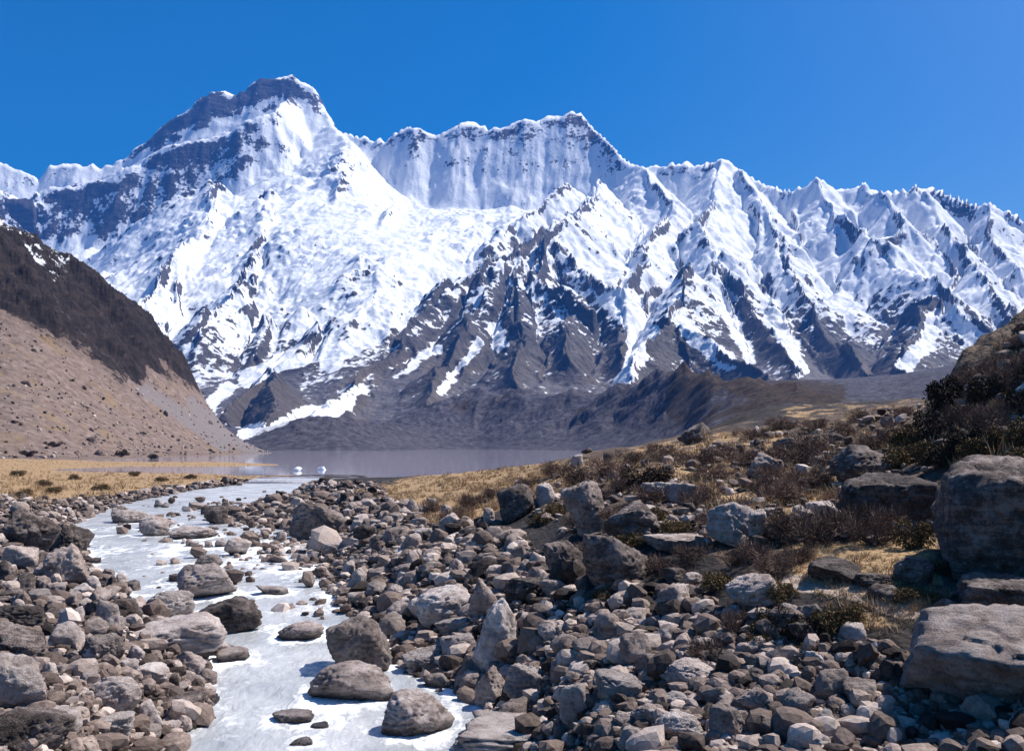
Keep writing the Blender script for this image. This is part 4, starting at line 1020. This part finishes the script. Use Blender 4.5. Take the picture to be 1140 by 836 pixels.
def talus_stones():
    r = np.random.default_rng(9); U, D, Z = HILLG['U'], HILLG['D'], HILLG['Z']; n = 9000
    i = r.integers(0, len(U)-1, n); j = (r.beta(1.2, 1.6, n)*(len(D)-2)).astype(int)
    d = D[j]*r.uniform(.998, 1.006, n); u = U[i]+r.uniform(0, U[1]-U[0], n); z = Z[i, j]
    px = u*F+570; py = HY-(z-CZ)/d*F
    top = np.interp(px, [-150,0,75,140,165,240,300], [330,352,385,428,418,440,470])
    k = (z > .5) & (py > top+6) & (px > -60) & (px < 300); u, d, z = u[k], d[k], z[k]; n = len(u)
    A = [rock_shape(KINDS[q % 8], 800+q, 1) for q in range(8)]; pick = r.integers(0, 8, n)
    s = .9*r.lognormal(0, .5, n); VV, FF, TT = [], [], []; off = 0
    for q, (v, fc) in enumerate(A):
        w = np.where(pick == q)[0]
        V = v[None]*(s[w][:,None,None]*r.uniform(.35, .7, (len(w),1,3)))+np.stack([u[w]*d[w], d[w], z[w]+.1], 1)[:,None]
        VV.append(V.reshape(-1, 3)); FF.append((fc[None]+(off+np.arange(len(w))*len(v))[:,None,None]).reshape(-1, 3)); off += len(w)*len(v)
        TT.append(np.repeat(np.clip(r.normal(.4, .22, len(w)), .05, .9), len(v)))
    o = mesh_obj("talus_rubble", np.vstack(VV), np.vstack(FF), M_RUB, {"tone": np.concatenate(TT)}, smooth=False); o["kind"] = "stuff"
talus_stones()
# ------------------------------------------------------------------ shrubs and grass
M_BROWN = mat_plant("brown_twigs", (.06,.04,.032), (.26,.175,.135)); M_STEM = mat_plant("shrub_stem", (.04,.03,.025), (.11,.085,.07))
M_BUSH = mat_plant("dark_leaves", (.012,.008,.006), (.085,.058,.04)); M_OLIVE = mat_plant("olive_scrub", (.05,.036,.018), (.19,.13,.06))
M_STRAW = mat_plant("straw_grass", (.24,.15,.075), (.55,.4,.24))
def blades(base, direc, length, width, r):
    """thin two-triangle blades: returns verts, faces (quads)"""
    n = len(base)
    side = np.cross(direc, r.normal(0, 1, (n,3))); side /= np.linalg.norm(side, axis=1)[:,None]+1e-9
    b = base; mid = b+direc*(length*.55)[:,None]; tip = b+direc*length[:,None]; tip[:,2] -= .12*length*np.hypot(direc[:,0], direc[:,1])
    w = (width*.5)[:,None]
    v = np.stack([b-side*w, b+side*w, tip+side*w*.25, tip-side*w*.25], 1).reshape(-1, 3)
    f = np.arange(n*4).reshape(n, 4)
    return v, f
def shrub_shapes(seed, leafy):
    """unit shrub (radius 1, height about 1): (twig or leaf verts, faces, tone), (stem verts, faces)"""
    r = np.random.default_rng(seed)
    nc = 9; cl = np.stack([r.uniform(-.62, .62, nc), r.uniform(-.62, .62, nc), r.uniform(.2, .68, nc)], 1); cr = r.uniform(.22, .42, nc)
    n = 2600 if leafy else 1500
    k = r.integers(0, nc, n); dv = r.normal(0, 1, (n,3)); dv /= np.linalg.norm(dv, axis=1)[:,None]
    base = cl[k]+dv*(cr[k]*r.uniform(.15, 1.0, n)**.6)[:,None]*np.array((1, 1, .85)); base[:,2] = np.maximum(base[:,2], .02)
    if leafy: direc = dv+r.normal(0, .6, (n,3)); L = r.uniform(.05, .12, n); W = r.uniform(.035, .07, n)
    else: direc = dv*.8+np.array((0, 0, .55))+r.normal(0, .45, (n,3)); L = r.uniform(.14, .36, n); W = r.uniform(.012, .026, n)
    direc /= np.linalg.norm(direc, axis=1)[:,None]
    v, f = blades(base, direc, L, W, r); tone = np.repeat(np.clip(r.normal(.5, .25, n), 0, 1), 4)
    m = 26; b0 = np.stack([r.normal(0, .07, m), r.normal(0, .07, m), np.full(m, -.08)], 1); tgt = cl[r.integers(0, nc, m)]+r.normal(0, .12, (m,3))
    dd = tgt-b0; ll = np.linalg.norm(dd, axis=1)
    sv, sf = blades(b0, dd/ll[:,None], ll, np.full(m, .05), r)
    sv2, sf2 = blades(b0, dd/ll[:,None], ll, np.full(m, .05), np.random.default_rng(seed+1))
    return (v, f, tone), (np.vstack([sv, sv2]), np.vstack([sf, sf2+len(sv)]))
PROTO = {}
def shrub_proto(kind, i):
    if (kind, i) not in PROTO:
        (v, f, t), (sv, sf) = shrub_shapes(40+i+{'brown': 0, 'dark': 50, 'olive': 100}[kind], kind != 'brown')
        mt = {'brown': M_BROWN, 'dark': M_BUSH, 'olive': M_OLIVE}[kind]
        PROTO[(kind, i)] = (mesh_obj("foliage", v, f, mt, {"tone": t}, smooth=False, link=False).data,
                            mesh_obj("stem", sv, sf, M_STEM, {"tone": np.full(len(sv), .5)}, smooth=False, link=False).data)
    return PROTO[(kind, i)]
SHRUBS = [ # base px, base py, width px, height px, kind
 (722,546,52,30,'dark'),(643,540,44,24,'brown'),(676,534,46,24,'brown'),(690,548,40,22,'brown'),(771,568,40,26,'brown'),(790,560,34,22,'brown'),(752,598,34,22,'olive'),
 (730,580,30,18,'olive'),(838,628,44,30,'brown'),(815,630,30,22,'brown'),(848,556,34,26,'brown'),(866,540,40,22,'brown'),(880,520,54,28,'brown'),(905,508,50,26,'brown'),(925,524,40,24,'brown'),
 (858,518,40,22,'brown'),(886,600,54,40,'brown'),(915,608,58,44,'brown'),(945,600,60,44,'brown'),(975,606,52,42,'brown'),(1000,585,46,40,'brown'),(1018,610,40,34,'olive'),(1030,580,34,38,'olive'),
 (866,640,40,28,'brown'),(884,628,36,26,'brown'),(868,700,50,30,'dark'),(893,712,50,30,'dark'),(925,702,50,30,'olive'),(948,690,40,24,'olive'),(870,668,34,22,'olive'),
 (1010,668,36,18,'olive'),(1040,672,34,16,'olive'),(818,704,36,32,'brown'),(786,736,38,28,'brown'),(842,720,26,18,'olive'),
 (506,584,34,20,'brown'),(528,566,34,20,'brown'),(484,570,26,15,'brown'),(548,556,26,14,'brown'),(615,575,30,18,'olive'),(600,585,26,16,'olive'),(566,606,24,16,'olive'),
 (700,520,36,18,'brown'),(735,512,40,18,'brown'),(770,520,44,22,'brown'),(800,512,40,20,'brown'),(825,520,38,20,'brown'),(790,536,42,20,'brown'),(835,490,36,16,'brown'),(870,478,36,14,'brown'),(650,628,36,22,'brown'),(672,668,30,18,'olive'),(740,640,44,26,'brown'),(700,612,36,20,'olive'),(770,628,40,24,'brown'),(800,655,40,22,'olive'),(790,590,40,26,'brown'),(765,668,34,20,'brown'),(830,668,38,24,'olive'),(850,705,40,24,'olive'),(905,730,36,20,'olive'),(880,735,30,18,'brown'),(640,588,30,18,'brown'),(690,580,34,20,'brown'),(660,560,36,20,'brown'),(720,560,40,22,'brown'),(860,600,44,30,'brown'),(820,580,38,24,'brown'),(950,560,44,26,'brown'),(905,545,46,26,'brown'),(870,560,44,26,'brown'),(985,545,40,24,'brown'),(590,545,30,16,'brown'),(620,530,34,16,'brown'),
 (905,480,36,15,'brown'),(940,486,36,16,'brown'),(970,500,40,20,'brown'),(1000,490,40,20,'brown'),(960,470,34,14,'brown'),(1005,466,34,14,'brown'),(1015,500,44,30,'olive'),(1000,520,50,26,'olive'),
 (1058,462,46,44,'dark'),(1044,492,40,40,'dark'),(1076,478,44,34,'brown'),(1098,452,40,34,'dark'),(1118,436,40,30,'brown'),(1134,420,36,28,'brown'),(1070,502,44,30,'dark'),(1092,512,44,28,'olive'),
 (1122,502,46,30,'olive'),(1116,474,44,32,'brown'),(1138,460,40,32,'dark'),(1052,520,40,26,'dark'),(1030,516,36,28,'olive'),(1082,430,34,24,'brown'),(1066,438,30,22,'dark'),(1108,416,30,22,'brown'),(1128,390,28,18,'brown'),
 (1150,380,30,22,'dark'),(1160,430,44,34,'dark'),(1150,500,50,36,'olive'),(1230,640,60,36,'olive'),(1280,600,70,44,'brown'),(1330,640,70,40,'olive'),(1200,560,60,40,'brown'),(1098,486,40,30,'brown'),(1136,520,44,26,'olive'),
 (1040,640,40,20,'olive'),(1056,512,30,22,'olive'),(20,530,16,7,'olive'),(48,541,18,8,'olive'),(84,534,15,7,'olive'),(112,546,18,8,'olive'),(150,530,14,6,'olive'),(212,533,14,6,'olive'),(28,553,22,10,'olive'),(180,536,14,6,'olive'),(60,549,16,8,'olive'),(60,497,16,6,'dark'),(92,436,10,7,'dark'),(135,508,16,7,'dark'),(168,511,14,6,'dark'),(30,508,18,7,'dark')]
KTXT = {'brown': "bare brown twiggy shrub", 'dark': "dark leafy bush", 'olive': "straggly olive brown shrub"}
LAND += [(60,540,"the yellow lake flat",10), (190,532,"the grassy river mouth flat",10)]
KGRP = {'brown': "bare brown shrubs on the right slopes", 'dark': "dark bushes on the slopes", 'olive': "straggly olive shrubs near the river"}
LAND += [(1100,380,"the top of the right hill",20), (1035,480,"the foot of the right hill",20), (880,452,"the stony plateau skyline",20), (1120,455,"the bushy right hillside",20)]
rs = np.random.default_rng(77)
HILLN = {(60,497): "on the talus foot", (92,436): "alone high on the grey talus", (135,508): "at the talus foot nearest the lake", (168,511): "by the grassy lake flat", (30,508): "low on the talus by the grey flat"}
for i, (px, py, w, h, kd) in enumerate(SHRUBS):
    d = float(hit(px, py)[0])
    if (px, py) in HILLN: d = {(60,497): 392, (92,436): 528, (135,508): 0, (168,511): 0, (30,508): 330}[(px, py)] or (d if np.isfinite(d) else 300)
    if not np.isfinite(d): continue
    x = (px-570)/F*d; z = CZ-d*(py-HY)/F-.04
    sw = w/F*d*.62; sh = h/F*d*1.05
    lab = (KTXT[kd]+" "+HILLN[(px, py)]) if (px, py) in HILLN else near_label(px, py, KTXT[kd], ("", "low ", "spreading ", "small ", "dense ", "sparse "))
    if lab is None: continue
    fm, sm = shrub_proto(kd, i % 4)
    e = bpy.data.objects.new("shrub", None); COL.objects.link(e); e.location = (x, d, z); e.rotation_euler = (0, 0, rs.uniform(0, 6.28)); e.scale = (sw, sw, sh)
    e.empty_display_size = .2
    e["label"] = lab; e["category"] = "shrub" if kd != 'dark' else "bush"; e["group"] = KGRP[kd]
    for nm, me in (("foliage", fm), ("stem", sm)):
        c = bpy.data.objects.new(nm, me); COL.objects.link(c); c.parent = e

def grass_field(zones, seed):
    r = np.random.default_rng(seed); VV, FF, TT = [], [], []; off = 0
    for poly, n, hgt, nb in zones:
        xs = [p[0] for p in poly]; ys = [p[1] for p in poly]
        px = r.uniform(min(xs), max(xs), n*4); py = r.uniform(min(ys), max(ys), n*4)
        k = inpoly(px, py, poly); px, py = px[k][:n], py[k][:n]
        d = hit(px, py); k = np.isfinite(d); px, d = px[k], d[k]; x = (px-570)/F*d
        k = (fbm2(x/3, d/6, 3, 8) > -.12) & (sdpoly(x, d, RIVER) > .8); x, d = x[k], d[k]; m = len(x)
        z = gz(x, d); hh = hgt*r.lognormal(0, .3, m)
        base = np.repeat(np.stack([x, d, z-.03], 1), nb, 0); sp = np.repeat(hh, nb)
        q = len(base); base[:,:2] += r.normal(0, .22, (q,2))*sp[:,None]
        dr = np.stack([r.normal(0, .5, q), r.normal(0, .5, q), np.ones(q)], 1); dr /= np.linalg.norm(dr, axis=1)[:,None]
        v, f = blades(base, dr, sp*r.uniform(.6, 1.1, q), sp*.10, r)
        VV.append(v); FF.append(f+off); off += len(v); TT.append(np.repeat(np.clip(np.repeat(r.normal(.5, .2, m)+.7*fbm2(x/5, d/11, 4, 18), nb)+r.normal(0, .1, q), 0, 1), 4))
    o = mesh_obj("grass", np.vstack(VV), np.vstack(FF), M_STRAW, {"tone": np.concatenate(TT)}, smooth=False); o["kind"] = "stuff"
grass_field([([(-60,508),(120,511),(325,511),(330,528),(262,534),(190,540),(120,552),(50,560),(-60,552)], 5200, .38, 8),
    ([(395,548),(470,528),(600,516),(660,530),(620,556),(560,566),(520,592),(470,585),(440,562)], 5200, .30, 10),
    ([(600,516),(700,502),(760,490),(1000,452),(1030,500),(940,560),(800,575),(700,548),(640,545)], 3600, .28, 10),
    ([(860,592),(1045,592),(1060,660),(1070,696),(960,712),(860,700),(850,640)], 1000, .15, 14),
    ([(1030,520),(1060,430),(1140,360),(1300,300),(1300,520)], 1500, .3, 10)], 61)

# ------------------------------------------------------------------ two small icebergs on the lake
for (px, py, w, h, lab) in ((331,524,11,6,"rounded white iceberg floating by the tip of the grassy islet"), (358,523,10,5,"hollowed flat white iceberg farther out on the open lake")):
    d = CZ/((py-HY)/F); v, fc = rock_shape('ang' if w > 10 else 'slab', 700+px, 4)
    sx, sz = w/F*d/2, h/F*d/2
    o = mesh_obj("iceberg", v*np.array((sx, sx*.8, sz), f32), fc, M_ICE); o.location = ((px-570)/F*d, d, sz*.55)
    o["label"] = lab; o["category"] = "iceberg"; o["group"] = "icebergs on the lake"

# ------------------------------------------------------------------ the air of the valley
hm, nt, _b = new_mat("valley_air"); nt.nodes.remove(_b)
pv = nt.nodes.new('ShaderNodeVolumePrincipled'); pv.inputs['Color'].default_value = (.08, .31, 1.0, 1); pv.inputs['Density'].default_value = 5.8e-5; pv.inputs['Anisotropy'].default_value = 0.0
nt.links.new(pv.outputs[0], nt.nodes['Material Output'].inputs['Volume'])
bm = bmesh.new(); bmesh.ops.create_cube(bm, size=1)
me = bpy.data.meshes.new("haze"); bm.to_mesh(me); bm.free(); me.materials.append(hm)
hz = bpy.data.objects.new("haze", me); COL.objects.link(hz); hz["kind"] = "stuff"
lo, hi = 1e9, -1e9
for o in COL.objects:
    if o.type == 'MESH' and "kind" in o.keys() and o["kind"] == "structure":
        a = np.empty(len(o.data.vertices)*3, f32); o.data.vertices.foreach_get("co", a); lo = min(lo, a[2::3].min()); hi = max(hi, a[2::3].max())
hz.scale = (13500, 7600, hi+20-(lo-1)); hz.location = (0, 3500, (hi+20+lo-1)/2)
